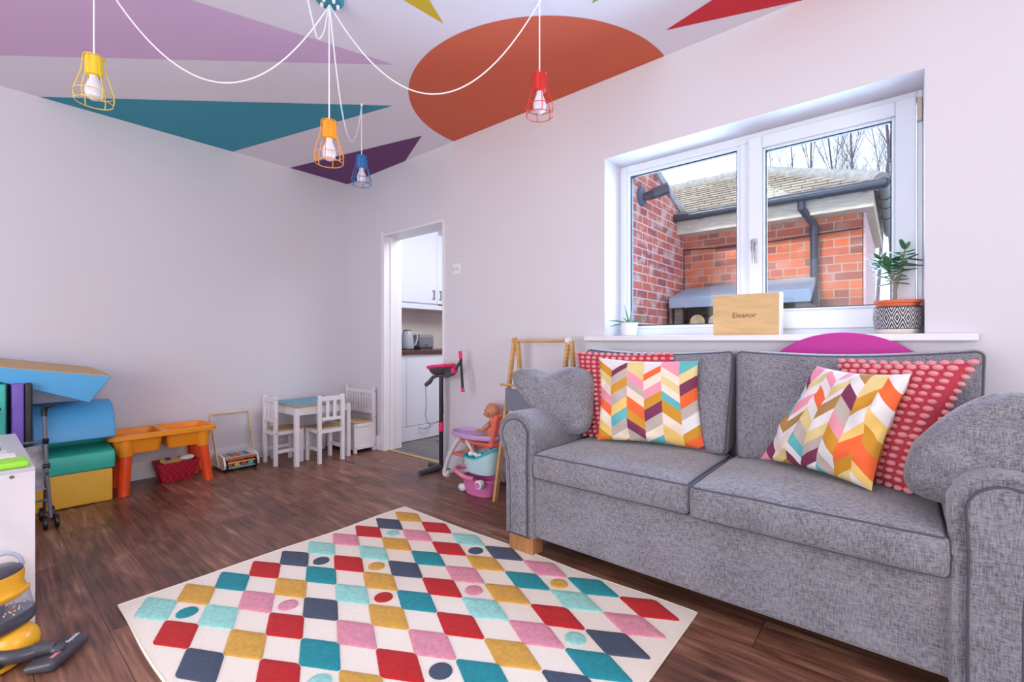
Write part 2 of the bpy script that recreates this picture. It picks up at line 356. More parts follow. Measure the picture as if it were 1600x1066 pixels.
# walls behind the camera, with assumed bare openings for the rear and side fill lights
rw = MB().box(XL - .15, YR - .15, 0, -2.4, YR, H).box(.2, YR - .15, 0, XR + .15, YR, H).box(-2.4, YR - .15, 2.3, .2, YR, H).box(-2.4, YR - .15, 0, .2, YR, .1)
struct(rw.build('wall_rear', M_wall))
sw = MB().box(XR, YR, 0, XR + .15, -.75, H).box(XR, 1.15, 0, XR + .15, YW, H).box(XR, -.75, 0, XR + .15, 1.15, .6).box(XR, -.75, 2.1, XR + .15, 1.15, H)
struct(sw.build('wall_side', M_wall))
# skirting
def skirt(name, x0, y0, x1, y1, hgt=.13):
    MBs = MB().box(x0, y0, 0, x1, y1, hgt); return struct(MBs.build(name, M_trim, bevel=.004))
skirt('baseboard_left', XL, YR + .01, XL + .018, YW - .001)
skirt('baseboard_right', XL + .019, YW - .018, DX0 - .04, YW)
skirt('baseboard_right', DX1 + .04, YW - .018, XR - .001, YW)
# door frame, threshold
df = MB().box(DX0 - .035, YW - .012, 0, DX0, YW, DZ + .03)
df.box(DX0, YW - .012, 0, DX0 + .018, 2.66, DZ).box(DX1 - .018, YW - .012, 0, DX1, 2.66, DZ).box(DX0 + .018, YW - .012, DZ - .018, DX1 - .018, 2.66, DZ)
df.box(DX0 + .018, 2.53, 0, DX0 + .03, 2.57, DZ - .018).box(DX1 - .03, 2.53, 0, DX1 - .018, 2.57, DZ - .018)
struct(df.build('trim_1', M_trim, bevel=.002))
struct(MB().box(DX0 + .018, YW + .03, 0, DX1 - .018, YW + .075, .006).build('trim_2', M_brass, bevel=.002))
# window
wi = thing('window_1', '', '', (-.64, 2.7, WZ0))
del wi['label'], wi['category']; wi['kind'] = 'structure'
def ring(mb, x0, z0, x1, z1, wd, y0, y1, mi=0, wb=None, wt=None, wr_=None):
    wb = wb or wd; wt = wt or wd; wr_ = wr_ or wd
    mb.box(x0, y0, z0, x0 + wd, y1, z1, mi).box(x1 - wr_, y0, z0, x1, y1, z1, mi).box(x0 + wd, y0, z0, x1 - wr_, y1, z0 + wb, mi).box(x0 + wd, y0, z1 - wt, x1 - wr_, y1, z1, mi)
FY = 2.673
fr = MB(); ring(fr, WX0, WZ0, WX1, WZ1, .045, FY, FY + .07, wr_=.02); fr.box(-.655, FY, WZ0 + .045, -.60, FY + .07, WZ1 - .045)
fr.build('window_frame', M_upvc, wi, bevel=.004)
bd = MB(); ring(bd, WX0 + .045, WZ0 + .045, -.655, WZ1 - .045, .018, FY + .008, FY + .05); ring(bd, WX0 + .063, WZ0 + .063, -.673, WZ1 - .063, .006, FY + .02, FY + .045, 1)
bd.build('glazing_bead', [M_upvc, M_seal], wi, bevel=.002)
MB().box(WX0 + .055, FY + .03, WZ0 + .055, -.665, FY + .036, WZ1 - .055).build('glass_pane', M_glass, wi, flat=True)
sa = MB(); ring(sa, -.61, WZ0 + .03, WX1 - .022, WZ1 - .03, .065, FY - .022, FY + .03, wb=.09, wr_=.07); ring(sa, -.545, WZ0 + .12, WX1 - .092, WZ1 - .095, .012, FY - .012, FY + .03)
sash = sa.build('opening_sash', M_upvc, wi, bevel=.005)
sl = MB(); ring(sl, -.533, WZ0 + .132, WX1 - .104, WZ1 - .107, .005, FY, FY + .02); sl.build('seal', M_seal, sash)
MB().box(-.54, FY + .005, WZ0 + .125, WX1 - .098, FY + .011, WZ1 - .1).build('glass_pane', M_glass, sash, flat=True)
hd = MB().rbox((-.595, FY - .034, 1.47), (-.567, FY - .022, 1.53), .005).tube([(-.581, FY - .034, 1.515), (-.581, FY - .058, 1.515), (-.580, FY - .06, 1.50), (-.576, FY - .06, 1.40)], .0075, 8)
hd.build('window_handle', M_chrome, sash)
hg = MB().box(WX1 - .02, FY - .022, 1.95, WX1 - .002, FY + .0, 2.05).box(WX1 - .02, FY - .022, 1.07, WX1 - .002, FY, 1.13)
hg.build('hinge', mat('weathered hinge plastic', C(196, 180, 166), .5), wi, bevel=.003)
MB().box(WX0 - .12, YW - .045, WZ0 - .03, WX1 + .15, YW, WZ0).box(WX0, YW, WZ0 - .03, WX1, FY, WZ0).build('window_sill', M_trim, wi, bevel=.005)
# sockets
ls = thing('light_switch', 'white double light switch plate on the wall right of the doorway', 'light switch', (-2.636, YW, 1.54))
MB().rbox((-2.68, YW - .009, 1.515), (-2.592, YW, 1.6), .004).build('plate', M_white, ls)
for dx in (-.02, .02): MB().rbox((-2.636 + dx - .01, YW - .014, 1.545), (-2.636 + dx + .01, YW - .008, 1.57), .003).build('rocker', mat('switch rocker', C(205, 200, 205), .4), ls)

# ------------------------------------------------------------------ kitchen
struct(MB().box(-4.45, 2.65, 0, -4.33, 4.17, 2.1).build('wall_kitchen_left', mat('cream wall tiles', C(226, 216, 206), .3)))
struct(MB().box(-4.33, 4.05, 0, -1.61, 4.17, 2.135).build('wall_kitchen_far', M_wall))
struct(MB().prism([(2.651, 2.70), (4.22, 2.12), (4.22, 2.15), (2.651, 2.73)], -4.5, -1.62, 'yz').build('ceiling_kitchen', M_ceil))
M_gloss = mat('white cabinet door', C(232, 236, 244), .18)
bc = thing('base_cabinet', 'white kitchen base unit under the worktop seen through doorway', 'cabinet', (-4.0, 3.4, 0))
MB().box(-4.32, 2.67, .0, -3.756, 4.04, .866).build('body', M_gloss, bc)
for y0, y1 in ((2.67, 2.828), (2.832, 3.43), (3.434, 4.03)): MB().box(-3.755, y0, .152, -3.735, y1, .862).build('door', M_gloss, bc, bevel=.002)
pl = MB().box(-3.755, 2.67, .005, -3.736, 4.04, .147).build('plinth_drawer', M_gloss, bc, bevel=.002)
MB().tube([(-3.736, 2.98, .125), (-3.712, 2.99, .115), (-3.70, 3.05, .108), (-3.712, 3.11, .115), (-3.736, 3.12, .125)], .004).build('handle', M_steel, pl)
wt = MB().box(-4.32, 2.67, .868, -3.71, 4.04, .906).build('worktop', mat('dark walnut worktop', C(92, 58, 48), .4, var=(12, .25), stretch=(8, 1, 8)), bevel=.003)
tag(wt, 'dark brown wooden worktop carrying the kettle and toaster', 'worktop')
uc = thing('wall_cabinet', 'white kitchen wall unit with two doors above the toaster', 'cabinet', (-4.18, 3.5, 1.36))
MB().box(-4.32, 2.67, 1.40, -4.05, 3.51, 2.37).build('body', M_gloss, uc)
for y0, y1, hy in ((2.67, 3.478, 3.43), (3.482, 3.9, 3.53)):
    d = MB().box(-4.05, y0, 1.42, -4.03, y1, 2.37 if y0 < 3 else 2.2).build('door', M_gloss, uc, bevel=.002)
    h = MB(); h.bar((-4.018, hy, 1.475), (-4.018, hy, 1.565), .006, .012, (1, 0, 0)).box(-4.03, hy - .02, 1.47, -4.016, hy + .012, 1.478).box(-4.03, hy - .02, 1.562, -4.016, hy + .012, 1.57)
    h.build('handle', M_steel, d)
MB().box(-4.31, 2.67, 1.352, -4.035, 3.9, 1.40).build('pelmet', M_gloss, uc, bevel=.003)
ke = thing('kettle', 'pale grey electric kettle left of the toaster on worktop', 'kettle', (-3.93, 2.99, .906))
k = MB(); k.lathe([(.065, 0), (.07, .02), (.062, .10), (.052, .17), (.045, .18)], (-3.93, 2.99, .922), 24); k.build('jug', mat('silver grey plastic', C(176, 182, 192), .25), ke)
MB().lathe([(.072, 0), (.072, .015)], (-3.93, 2.99, .907), 24).build('base', M_dark, ke)
MB().lathe([(.046, 0), (.04, .012), (.012, .016)], (-3.93, 2.99, 1.102), 20).build('lid', M_dark, ke)
MB().tube([(-3.92, 3.035, 1.085), (-3.90, 3.085, 1.08), (-3.895, 3.095, 1.03), (-3.90, 3.07, .96), (-3.92, 3.05, .95)], .009).build('handle', mat('kettle grip', C(196, 200, 208), .3), ke)
to = thing('toaster', 'silver two slice toaster between the kettle and a black item', 'toaster', (-3.95, 3.2, .906))
MB().rbox((-4.06, 3.10, .922), (-3.86, 3.29, 1.065), .02).build('body', M_steel, to)
MB().box(-4.05, 3.11, .907, -3.87, 3.28, .925).build('base', M_dark, to)
MB().box(-3.862, 3.17, .955, -3.852, 3.20, .963).build('lever', M_black, to)
MB().box(-4.02, 3.15, 1.063, -3.90, 3.17, 1.0665).box(-4.02, 3.22, 1.063, -3.90, 3.24, 1.0665).build('bread_slot', M_black, to)
cp = thing('coffee_pot', 'black pot standing right of the toaster on worktop', 'pot', (-3.98, 3.60, .906))
MB().lathe([(.05, 0), (.06, .02), (.06, .09), (.04, .13), (.015, .14)], (-3.98, 3.60, .907), 20).build('body', M_black, cp)
MB().tube([(-3.97, 3.545, 1.01), (-3.965, 3.51, 1.0), (-3.965, 3.505, .96), (-3.97, 3.54, .935)], .008).build('handle', M_black, cp)
kr = MB().box(-3.55, 3.05, .001, -2.9, 3.95, .010).build('kitchen_rug', mat('muted rose rug', C(150, 112, 124), .9, var=(30, .35)))
tag(kr, 'muted rose patterned rug on the grey kitchen floor', 'rug')

# ------------------------------------------------------------------ outside
struct(MB().box(-30, 2.76, -.3, 30, 60, -.12).build('floor_yard', mat('grey paving', C(150, 148, 146), .9, var=(3, .2))))
lw = MB(); lw.prism([(2.65, -.12), (4.2, -.12), (4.2, 2.08), (4.17, 2.13), (2.65, 2.70)], -1.6, -1.5, 'yz'); struct(lw.build('wall_kitchen_outside', M_brickL))
M_lead = mat('grey weathered flashing', C(170, 165, 166), .7, var=(20, .2))
struct(MB().prism([(2.77, 2.62), (4.21, 2.09), (4.21, 2.155), (2.77, 2.69)], -1.63, -1.48, 'yz').build('trim_3', M_lead))
ob = thing('brick_outbuilding', 'orange brick outbuilding with hipped tile roof across the yard', 'building', (-1.2, 4.6, -.12))
MB().box(-3.0, 4.2, -.12, -.21, 5.9, 2.06).build('brick_wall', M_brickO, ob)
MB().box(-.205, 4.205, -.12, -.19, 5.9, 2.06).build('side_wall', mat('pale pink render', C(214, 176, 176), .9, var=(60, .2)), ob)
M_fascia = mat('weathered cream timber', C(206, 190, 168), .7, var=(12, .15), stretch=(1, 6, 6))
MB().box(-1.5, 4.04, 1.93, -.14, 4.06, 2.06).box(-1.5, 4.06, 1.93, -.16, 4.2, 1.945).box(-.16, 4.06, 1.93, -.14, 5.9, 2.06).box(-.19, 4.2, 1.93, -.16, 5.9, 1.945).build('fascia', M_fascia, ob)
rf = MB(); n = 13
for i in range(n):
    a0 = i / n; a1 = (i + 1.25) / n
    y0 = 3.98 + a0 * 1.0; z0 = 2.075 + a0 * .565; y1 = 3.98 + a1 * 1.0; z1 = 2.075 + a1 * .565 - .004
    xr0 = -.06 - a0 * 1.0; xr1 = -.06 - a1 * 1.0; t = .014
    nx = 34
    z0 += .010
    rf.add([(-3, y0, z0), (xr0, y0, z0), (xr1, y1, z1), (-3, y1, z1), (-3, y0, z0 + t), (xr0, y0, z0 + t), (xr1, y1, z1 + .004), (-3, y1, z1 + .004)], [(0, 1, 2, 3), (4, 7, 6, 5), (0, 4, 5, 1), (1, 5, 6, 2), (2, 6, 7, 3), (0, 3, 7, 4)])
rf.add([(-.06, 3.98, 2.08), (-.06, 6.0, 2.08), (-1.06, 5.5, 2.64), (-1.06, 4.98, 2.64)], [(0, 1, 2, 3)])
rf.add([(-3, 4.98, 2.64), (-1.06, 4.98, 2.64), (-1.06, 6.0, 2.1), (-3, 6.0, 2.1)], [(0, 1, 2, 3)])
def tile_mat():
    m = mat('grey brown roof tiles', C(158, 146, 134), .9); b = m.node_tree.nodes['Principled BSDF']
    t = nd(m, 'ShaderNodeTexCoord'); s = nd(m, 'ShaderNodeSeparateXYZ'); cb = nd(m, 'ShaderNodeCombineXYZ')
    lk(m, t.outputs['Object'], s.inputs[0]); lk(m, s.outputs[0], cb.inputs[0]); lk(m, s.outputs[1], cb.inputs[1])
    mp = nd(m, 'ShaderNodeMapping'); mp.inputs['Location'].default_value = (0, -3.98 + .012, 0); lk(m, cb.outputs[0], mp.inputs[0])
    br = nd(m, 'ShaderNodeTexBrick'); br.inputs['Scale'].default_value = 1; br.inputs['Brick Width'].default_value = .165; br.inputs['Row Height'].default_value = 1.0 / 13; br.inputs['Mortar Size'].default_value = .003
    br.inputs['Color1'].default_value = C(192, 178, 160); br.inputs['Color2'].default_value = C(164, 148, 132); br.inputs['Mortar'].default_value = C(84, 74, 70)
    lk(m, mp.outputs[0], br.inputs[0]); lk(m, br.outputs['Color'], b.inputs['Base Color']); return m
M_tile = tile_mat()
rf.build('tiled_roof', M_tile, ob)
ht = MB()
def ridge(p0, p1, n):
    p0 = Vector(p0); p1 = Vector(p1)
    for i in range(n):
        a = p0.lerp(p1, i / n); b = p0.lerp(p1, (i + 1.06) / n); ht.tube([a, b], [.062, .072], 12)
ridge((-.10, 4.02, 2.085), (-1.06, 4.98, 2.63), 4); ridge((-1.06, 4.98, 2.63), (-3, 4.98, 2.63), 6)
ht.build('ridge_tiles', mat('pale ridge tiles', C(158, 152, 146), .85, var=(25, .18)), ob)
M_gut = mat('black guttering', C(60, 62, 72), .35)
g = MB()
g.lathe([(.034, 0), (.034, 1.48)], (-1.55, 3.975, 2.06), 12, mx=rot('Y', 90)).lathe([(.038, 0), (.038, 1.9)], (-.085, 3.965, 2.06), 12, mx=rot('X', -90))
for x in (-1.3, -.9, -.45, -.2): g.lathe([(.038, 0), (.038, .03)], (x, 3.975, 2.06), 12, mx=rot('Y', 90))
for y in (4.3, 4.6, 5.0): g.lathe([(.042, 0), (.042, .03)], (-.085, y, 2.06), 12, mx=rot('X', -90))
g.build('gutter', M_gut, ob)
MB().tube([(-.56, 3.99, 2.03), (-.56, 3.99, 1.98), (-.53, 4.06, 1.93), (-.50, 4.14, 1.88), (-.50, 4.15, 1.82), (-.50, 4.15, .0)], .026, 12).tube([(-.50, 4.15, 1.86), (-.50, 4.15, 1.80)], .032, 12).build('downpipe', M_gut, ob)
MB().tube([(-1.49, 4.19, 1.82), (-1.2, 4.185, 1.80), (-.8, 4.19, 1.80), (-.5, 4.185, 1.81), (-.215, 4.19, 1.82)], .005, 6).tube([(-1.492, 4.185, 1.82), (-1.492, 4.185, 1.1)], .004, 6).build('cable', M_black, ob)
# log store
lg = thing('log_store', 'grey lidded log store against the brick outbuilding', 'log store', (-1.0, 3.95, -.12))
MB().add([(-1.48, 4.19, 1.47), (-.49, 4.19, 1.50), (-.47, 3.74, 1.36), (-1.46, 3.74, 1.35), (-1.48, 4.19, 1.44), (-.49, 4.19, 1.46), (-.47, 3.75, 1.27), (-1.46, 3.75, 1.265)],
         [(0, 3, 2, 1), (4, 5, 6, 7), (3, 7, 6, 2), (0, 4, 7, 3), (1, 2, 6, 5), (0, 1, 5, 4)]).build('lid', mat('grey weathered lid', C(158, 166, 176), .5, var=(6, .08)), lg, bevel=.006)
M_lsw = mat('weathered pallet wood', C(120, 98, 84), .8, var=(10, .25), stretch=(1, 1, 8))
MB().box(-1.46, 4.165, -.12, -.50, 4.18, 1.44).box(-1.47, 3.78, -.12, -1.445, 4.165, 1.27).box(-.515, 3.78, -.12, -.49, 4.165, 1.27).box(-1.445, 3.78, -.12, -.515, 4.165, -.05).box(-1.42, 3.77, -.12, -1.36, 3.8, 1.262).box(-.56, 3.77, -.12, -.515, 3.8, 1.262).build('frame', M_lsw, lg)
M_bark = mat('bark', C(96, 74, 60), .9, bump=(30, .8, .01), var=(12, .3)); M_cut = mat('sawn log end', C(216, 180, 134), .8, var=(18, .2))
lp = MB().lathe([(.06, 0), (.062, .3)], (0, 0, 0), 14, mx=rot('X', 90), cap=False)
lp.lathe([(.0605, 0), (.0605, .002)], (0, .001, 0), 14, mi=1, mx=rot('X', 90)).lathe([(.0605, 0), (.0605, .002)], (0, -.299, 0), 14, mi=1, mx=rot('X', 90))
log0 = lp.build('log', [M_bark, M_cut]); first = True; k = 0
zz = .01
row = 0
zz = .80
while zz < 1.22:
    xs = [-1.31 + .135 * i + (.06 if row % 2 else 0) for i in range(6)]
    for x in xs:
        if x > -.6: continue
        o = log0 if first else log0.copy()
        if not first: COL.objects.link(o)
        first = False; o.location = (x + random.uniform(-.006, .006), 4.10 + random.uniform(-.02, .02), zz); o.rotation_euler = (0, random.uniform(0, 6), 0)
        s = random.uniform(.85, 1.02); o.scale = (s, 1, s)
        tag(o, 'split firewood log with pale sawn end, in the %s row under the grey lid' % ('lowest visible', 'second lowest', 'second highest', 'topmost')[min(row, 3)], 'log', 'logs in the %s row of the log store' % ('lowest visible', 'second lowest', 'second highest', 'topmost')[min(row, 3)])
    zz += .118; row += 1
# security lamp
sl_ = thing('security_lamp', 'round grey outdoor lamp on the left brick wall outside', 'lamp', (-1.5, 3.32, 2.05))
MB().lathe([(.075, 0), (.07, .02), (.04, .03)], (-1.5, 3.30, 2.09), 20, mx=rot('Y', 90)).build('mounting_plate', mat('grey lamp housing', C(96, 96, 112), .5), sl_)
MB().tube([(-1.47, 3.30, 2.08), (-1.42, 3.31, 2.09), (-1.38, 3.33, 2.11)], [.03, .035, .04], 12).tube([(-1.40, 3.29, 2.09), (-1.30, 3.33, 2.12)], .042, 14).build('lamp_head', mat('dark lamp head', C(84, 72, 78), .4), sl_)
gw = MB().box(-.1, 7.6, -.12, 2.5, 7.75, 1.80).build('garden_wall', mat('pale blue render', C(206, 218, 232), .9, var=(8, .06)))
tag(gw, 'pale rendered garden wall beyond the outbuilding, behind the potted succulent', 'wall')
# bare trees
M_twig = mat('birch bark', C(104, 92, 104), .9)
def tree(x, y, hgt, seed, label):
    rnd = random.Random(seed); mb = MB()
    def br(p, d, L, r, depth):
        pts = [p]; n = 5
        for i in range(n):
            d = (d + Vector((rnd.uniform(-.10, .10), rnd.uniform(-.10, .10), .05 + rnd.uniform(-.03, .05)))).normalized(); p = p + d * L / n; pts.append(p)
        mb.tube(pts, [r * (1 - .7 * i / n) for i in range(n + 1)], 4 if depth else 7)
        if depth < 3:
            for i in range(2 if depth == 0 else 1, n + 1):
                for q in range((3, 3, 3)[depth]):
                    a = rnd.uniform(0, 2 * PI); s = rnd.uniform(.3, .6); dd = (d * .8 + Vector((math.cos(a) * s, math.sin(a) * s, .25))).normalized()
                    br(pts[i], dd, L * rnd.uniform(.26, .40), r * (1 - .7 * i / n) * .5, depth + 1)
    br(Vector((x, y, -.12)), Vector((rnd.uniform(-.06, .06), 0, 1)), hgt, hgt * .0042, 0)
    return tag(mb.build('bare_tree', M_twig, flat=True), label, 'tree', 'leafless trees behind the outbuilding roof')
for i, (x, y, hh) in enumerate([(-2.9, 15.5, 7), (-2.2, 14, 8), (-1.6, 13.2, 8.6), (-1.1, 15, 9), (-.75, 13.6, 9), (-.3, 12.5, 9.5), (-.1, 15, 10), (.25, 13, 10), (.7, 14, 10), (1.2, 13, 9.5)]):
    tree(x, y, hh, 10 + i, 'tall leafless thin-branched tree rising behind the outbuilding roof')

# ------------------------------------------------------------------ rug
rc = Vector((-2.287, .331, 0)); e1 = Vector((.633 * .766 - .774 * .643, .633 * .643 + .774 * .766, 0))
def cam2(r, d): return Vector((.766 * r - .643 * d, .643 * r + .766 * d, 0))
Lc = cam2(-1.480, 1.734); Tc = cam2(-.641, 2.76); Rc = cam2(.692, 1.713)
U1 = (Tc - Lc); W1 = U1.length; U1.normalize(); U2 = (Rc - Tc); W2 = U2.length; U2.normalize(); U2 = (U2 - U1 * U2.dot(U1)).normalized()
rug = MB(); TH = .008
N1, N2 = 40, 52
def rp_(a, b, z):
    edge = min(a, W1 - a, b, W2 - b); q = Lc + U1 * a + U2 * b
    q += U2 * .006 * math.sin(a * 9) * (1 if b < .01 else 0) + U1 * .005 * math.sin(b * 8 + 1) * (1 if a < .01 or a > W1 - .01 else 0)
    return (q.x, q.y, z + .003 * (noise.noise(Vector((a * 3, b * 3, 0))) + .5))
vs = [rp_(W1 * i / N1, W2 * j / N2, TH) for i in range(N1 + 1) for j in range(N2 + 1)]
rug.add(vs, [(i * (N2 + 1) + j, i * (N2 + 1) + j + 1, (i + 1) * (N2 + 1) + j + 1, (i + 1) * (N2 + 1) + j)[::-1] for i in range(N1) for j in range(N2)])
per = [(i / N1 * W1, 0) for i in range(N1 + 1)] + [(W1, j / N2 * W2) for j in range(1, N2 + 1)] + [(W1 - i / N1 * W1, W2) for i in range(1, N1 + 1)] + [(0, W2 - j / N2 * W2) for j in range(1, N2)]
vs = []
for a, b in per: p = rp_(a, b, TH); vs += [p, (p[0], p[1], .0005)]
n = len(per); rug.add(vs, [(2 * i, 2 * i + 1, (2 * i + 3) % (2 * n), (2 * i + 2) % (2 * n)) for i in range(n)])
rug.tube([rp_(a, b, TH - .003) for a, b in per], .0045, 6, closed=True)
grid = ['MRGRTRM',  # i=0
        'OMORTGO', 'TPRTOPR', 'ROGPRTM', 'GTMOPTR', 'MROTROG', 'PMGRMPT', 'ROTPORG', 'GPROTMP', 'ORMGPTR']
rc_i = {'W': 0, 'M': 1, 'R': 2, 'G': 3, 'O': 4, 'T': 5, 'P': 6}
def pile(n, c): return mat(n, c, .95, bump=(400, .9, .004), var=(60, .10), sheen=.05)
rug_m = [mat('cream flat weave', C(244, 232, 216), .9, bump=(500, .4), var=(220, .05)), pile('mint pile', C(160, 224, 212)), pile('red pile', C(200, 26, 30)), pile('slate pile', C(72, 82, 104)),
         pile('ochre pile', C(224, 168, 70)), pile('teal pile', C(24, 146, 156)), pile('pink pile', C(232, 150, 168))]
mg1, mg2 = .022, .028
A1 = (W1 - 2 * mg1) / 10; A2 = (W2 - 2 * mg2) / 7
def tuft(a, b, ra, rb, mi, hgt=.008, oval=False, n=40):
    rings = []
    for (s, z) in ((1.0, 0), (.985, hgt * .7), (.95, hgt), (.5, hgt * 1.0)):
        rg = []
        for k in range(n):
            t = 2 * PI * k / n
            if oval: x, y = math.cos(t), math.sin(t)
            else:
                c, s_ = math.cos(t), math.sin(t); m = 1.05 / (abs(c) + abs(s_)); m = min(m, .985 / max(abs(c), abs(s_))); x, y = c * m, s_ * m
            jit = 1 + .012 * noise.noise(Vector((a * 50 + x * 9, b * 50 + y * 9, 0)))
            rg.append((a + x * ra * s * jit, b + y * rb * s * jit, z))
        rings.append(rg)
    vs = []
    for rg in rings:
        for (p, q, z) in rg: P_ = rp_(max(.012, min(W1 - .012, p)), max(.012, min(W2 - .012, q)), TH + z); vs.append(P_)
    P_ = rp_(a, b, TH + hgt); vs.append(P_)
    fs = [(r * n + k, r * n + (k + 1) % n, (r + 1) * n + (k + 1) % n, (r + 1) * n + k)[::-1] for r in range(3) for k in range(n)] + [(3 * n + (k + 1) % n, 3 * n + k, 4 * n) for k in range(n)]
    rug.add(vs, fs, mi)
for i in range(10):
    for j in range(7): tuft(mg1 + A1 * (i + .5), mg2 + A2 * (j + .5), A1 * .5, A2 * .5, rc_i[grid[i][j]], .0042, n=64)
for (i, j, c) in [(.5, .5, 'T'), (4.5, .5, 'G'), (2.5, 1.5, 'P'), (5.5, 1.5, 'O'), (7.5, .5, 'M'), (4.5, 2.5, 'R'), (8.5, 2.5, 'G'), (6.5, 3.5, 'P'), (8.5, 4.5, 'O'), (6.5, 5.5, 'M'), (3.5, 4.5, 'G'), (1.5, 3.5, 'M'), (.5, 4.5, 'R')]:
    tuft(mg1 + A1 * (i + .5), mg2 + A2 * (j + .5), A1 * .27, A2 * .155, rc_i[c], .004, True, 24)
tag(rug.build('rug', rug_m, ang=60), 'cream rug with multicoloured raised diamond tiles in front of the sofa', 'rug')

# ------------------------------------------------------------------ sofa
sf = thing('sofa', 'grey woven two seat sofa with rolled arms below the window', 'sofa', (-.6, 2.05, 0))
MB().rbox((-1.30, 1.70, .09), (.115, 2.36, .375), .02, seg=8).build('base', M_sofa, sf)
MB().rbox((-1.39, 2.31, .09), (.19, 2.392, .90), .03, seg=8).build('back_frame', M_sofa, sf)
def arm_prof(ins=0):
    pts = []
    pts += [(0 + ins, .09 + ins * .2), (0 + ins, .20), (0 + ins, .33), (.002 + ins, .43)]
    c = (.105, .558); r = .108 - ins
    for k in range(0, 25):
        a = R(192 - k * (192 + 42) / 24); pts.append((c[0] + r * math.cos(a), c[1] + r * math.sin(a)))
    pts += [(.172 - ins, .43), (.166 - ins, .33), (.165 - ins, .20), (.165 - ins, .09 + ins * .2)]
    return pts
def dens(pts, step=.012):
    out = []
    for i in range(len(pts)):
        a = Vector(pts[i]); b = Vector(pts[(i + 1) % len(pts)]); k = max(1, int((b - a).length / step))
        for q in range(k): out.append(tuple(a.lerp(b, q / k)))
    return out
for side in (-1, 1):
    X = lambda o: (-1.285 - o) if side < 0 else (.10 + o)
    base = dens(arm_prof(0)); cx, cz = .085, .40; n = len(base)
    mb = MB(); rows = [(1.686, .020), (1.680, .013), (1.682, .004), (1.695, 0), (1.72, -.002), (1.76, 0), (1.80, 0), (1.9, 0), (2.1, 0), (2.37, 0), (2.38, .01)]
    vs = []
    for ri, (y, ins) in enumerate(rows):
        for k, (o, z) in enumerate(base):
            d = Vector((o - min(max(o, .04), .16), z - .555)) if z > .45 else Vector((o - .083, 0))
            if d.length > 1e-6: d.normalize()
            pl_ = 0
            if .002 < abs(y - 1.68) < .17 and z > .42: pl_ = .0040 * math.sin(k * 1.9 + ri * .6) * (1.82 - y) / .14
            elif y < 1.8: pl_ = .0008 * math.sin(k * 2.3)
            q = (o - d.x * (ins + pl_), z - d.y * (ins + pl_)); vs.append((X(q[0]), y, max(.09, q[1])))
    fs = [(r * n + k, r * n + (k + 1) % n, (r + 1) * n + (k + 1) % n, (r + 1) * n + k) for r in range(len(rows) - 1) for k in range(n)]
    fs += [tuple(range(n)), tuple(reversed([(len(rows) - 1) * n + k for k in range(n)]))]
    mb.add(vs, fs); am = mb.build('arm', M_sofa, sf, weld=True, ang=50)
    pp = dens(arm_prof(.034), .02); m2 = MB(); m2.prism([(X(o), z) for o, z in pp], 1.700, 1.674, 'xz'); pn = m2.build('front_panel', M_sofa, am, bevel=.006, weld=True)
    m3 = MB(); m3.tube([(X(o), 1.677, z) for o, z in pp if True], .0032, 6); m3.build('piping', M_pipe, pn)
def crown(amt, front=0):
    def f(p, h):
        u, v, w_ = p.x / h.x, p.y / h.y, p.z / h.z; q = p.copy()
        k = max(0, 1 - u ** 4) * max(0, 1 - v ** 4)
        q.z += amt * k * (1 if w_ > 0 else 0)
        kk = max(0, 1 - u ** 4) * max(0, 1 - w_ * w_)
        q.y += front * kk * (-1 if v < 0 else 0)
        q.z += .003 * noise.noise(Vector((p.x * 9 + amt * 99, p.y * 9, 0)))
        q.x += .004 * max(0, 1 - w_ * w_) * (1 if u > .5 else (-1 if u < -.5 else 0))
        return q
    return f
def piping_loop(lo, hi, r, fn, zs, m=M_pipe):   # loop round the box at height zs (fraction of h)
    lo = Vector(lo); hi = Vector(hi); c = (lo + hi) / 2; h = (hi - lo) / 2; pts = []
    def seq(a, b, n): return [a + (b - a) * i / n for i in range(n)]
    ix, iy, iz = h.x - r, h.y - r, h.z - r
    k = r * .7071; zz_ = (iz + k) * (1 if zs > 0 else -1)
    cor = [(ix, iy, 0), (-ix, iy, 90), (-ix, -iy, 180), (ix, -iy, 270)]
    loop = []
    for ci, (cx_, cy_, a0) in enumerate(cor):
        for q in range(5): a = R(a0 + 90 * q / 4); loop.append(Vector((cx_ + k * math.cos(a), cy_ + k * math.sin(a), zz_)))
        nx_ = cor[(ci + 1) % 4]; a = R(a0 + 90); p0 = loop[-1]; p1 = Vector((nx_[0] + k * math.cos(a), nx_[1] + k * math.sin(a), zz_))
        for q in range(1, 16): loop.append(p0.lerp(p1, q / 16))
    return [c + fn(p, h) for p in loop]
seatm = M_sofa
for lo, hi, am_ in (((-1.283, 1.672, .372), (-.583, 2.27, .487), .022), ((-.575, 1.664, .368), (.098, 2.27, .484), .030)):
    fn = crown(am_, .012); mb = MB().rbox(lo, hi, .02, 24, fn); sc_ = mb.build('seat_cushion', M_sofa, sf, weld=True, ang=60)
    q = MB()
    for zs in (1, -1): q.tube(piping_loop(lo, hi, .02, fn, zs), .0032, 6, closed=True)
    q.build('piping', M_pipe, sc_)
def backfn(seed, slope=0):
    def f(p, h):
        u, v, w_ = p.x / h.x, p.y / h.y, p.z / h.z; q = p.copy()
        q.y -= .035 * max(0, 1 - u ** 4) * max(0, 1 - w_ ** 4) * (1 if v < 0 else 0)
        if w_ > 0: q.z += (-.026 * math.cos(u * PI / 2 * .9) + slope * u) * w_
        q.x += .010 * w_ * (1 if u > .6 else (-1 if u < -.6 else 0)) * (abs(v) < 2)
        q.y += .035 * w_ + .004 * noise.noise(Vector((p.x * 6 + seed, p.z * 6, 0)))
        return q
    return f
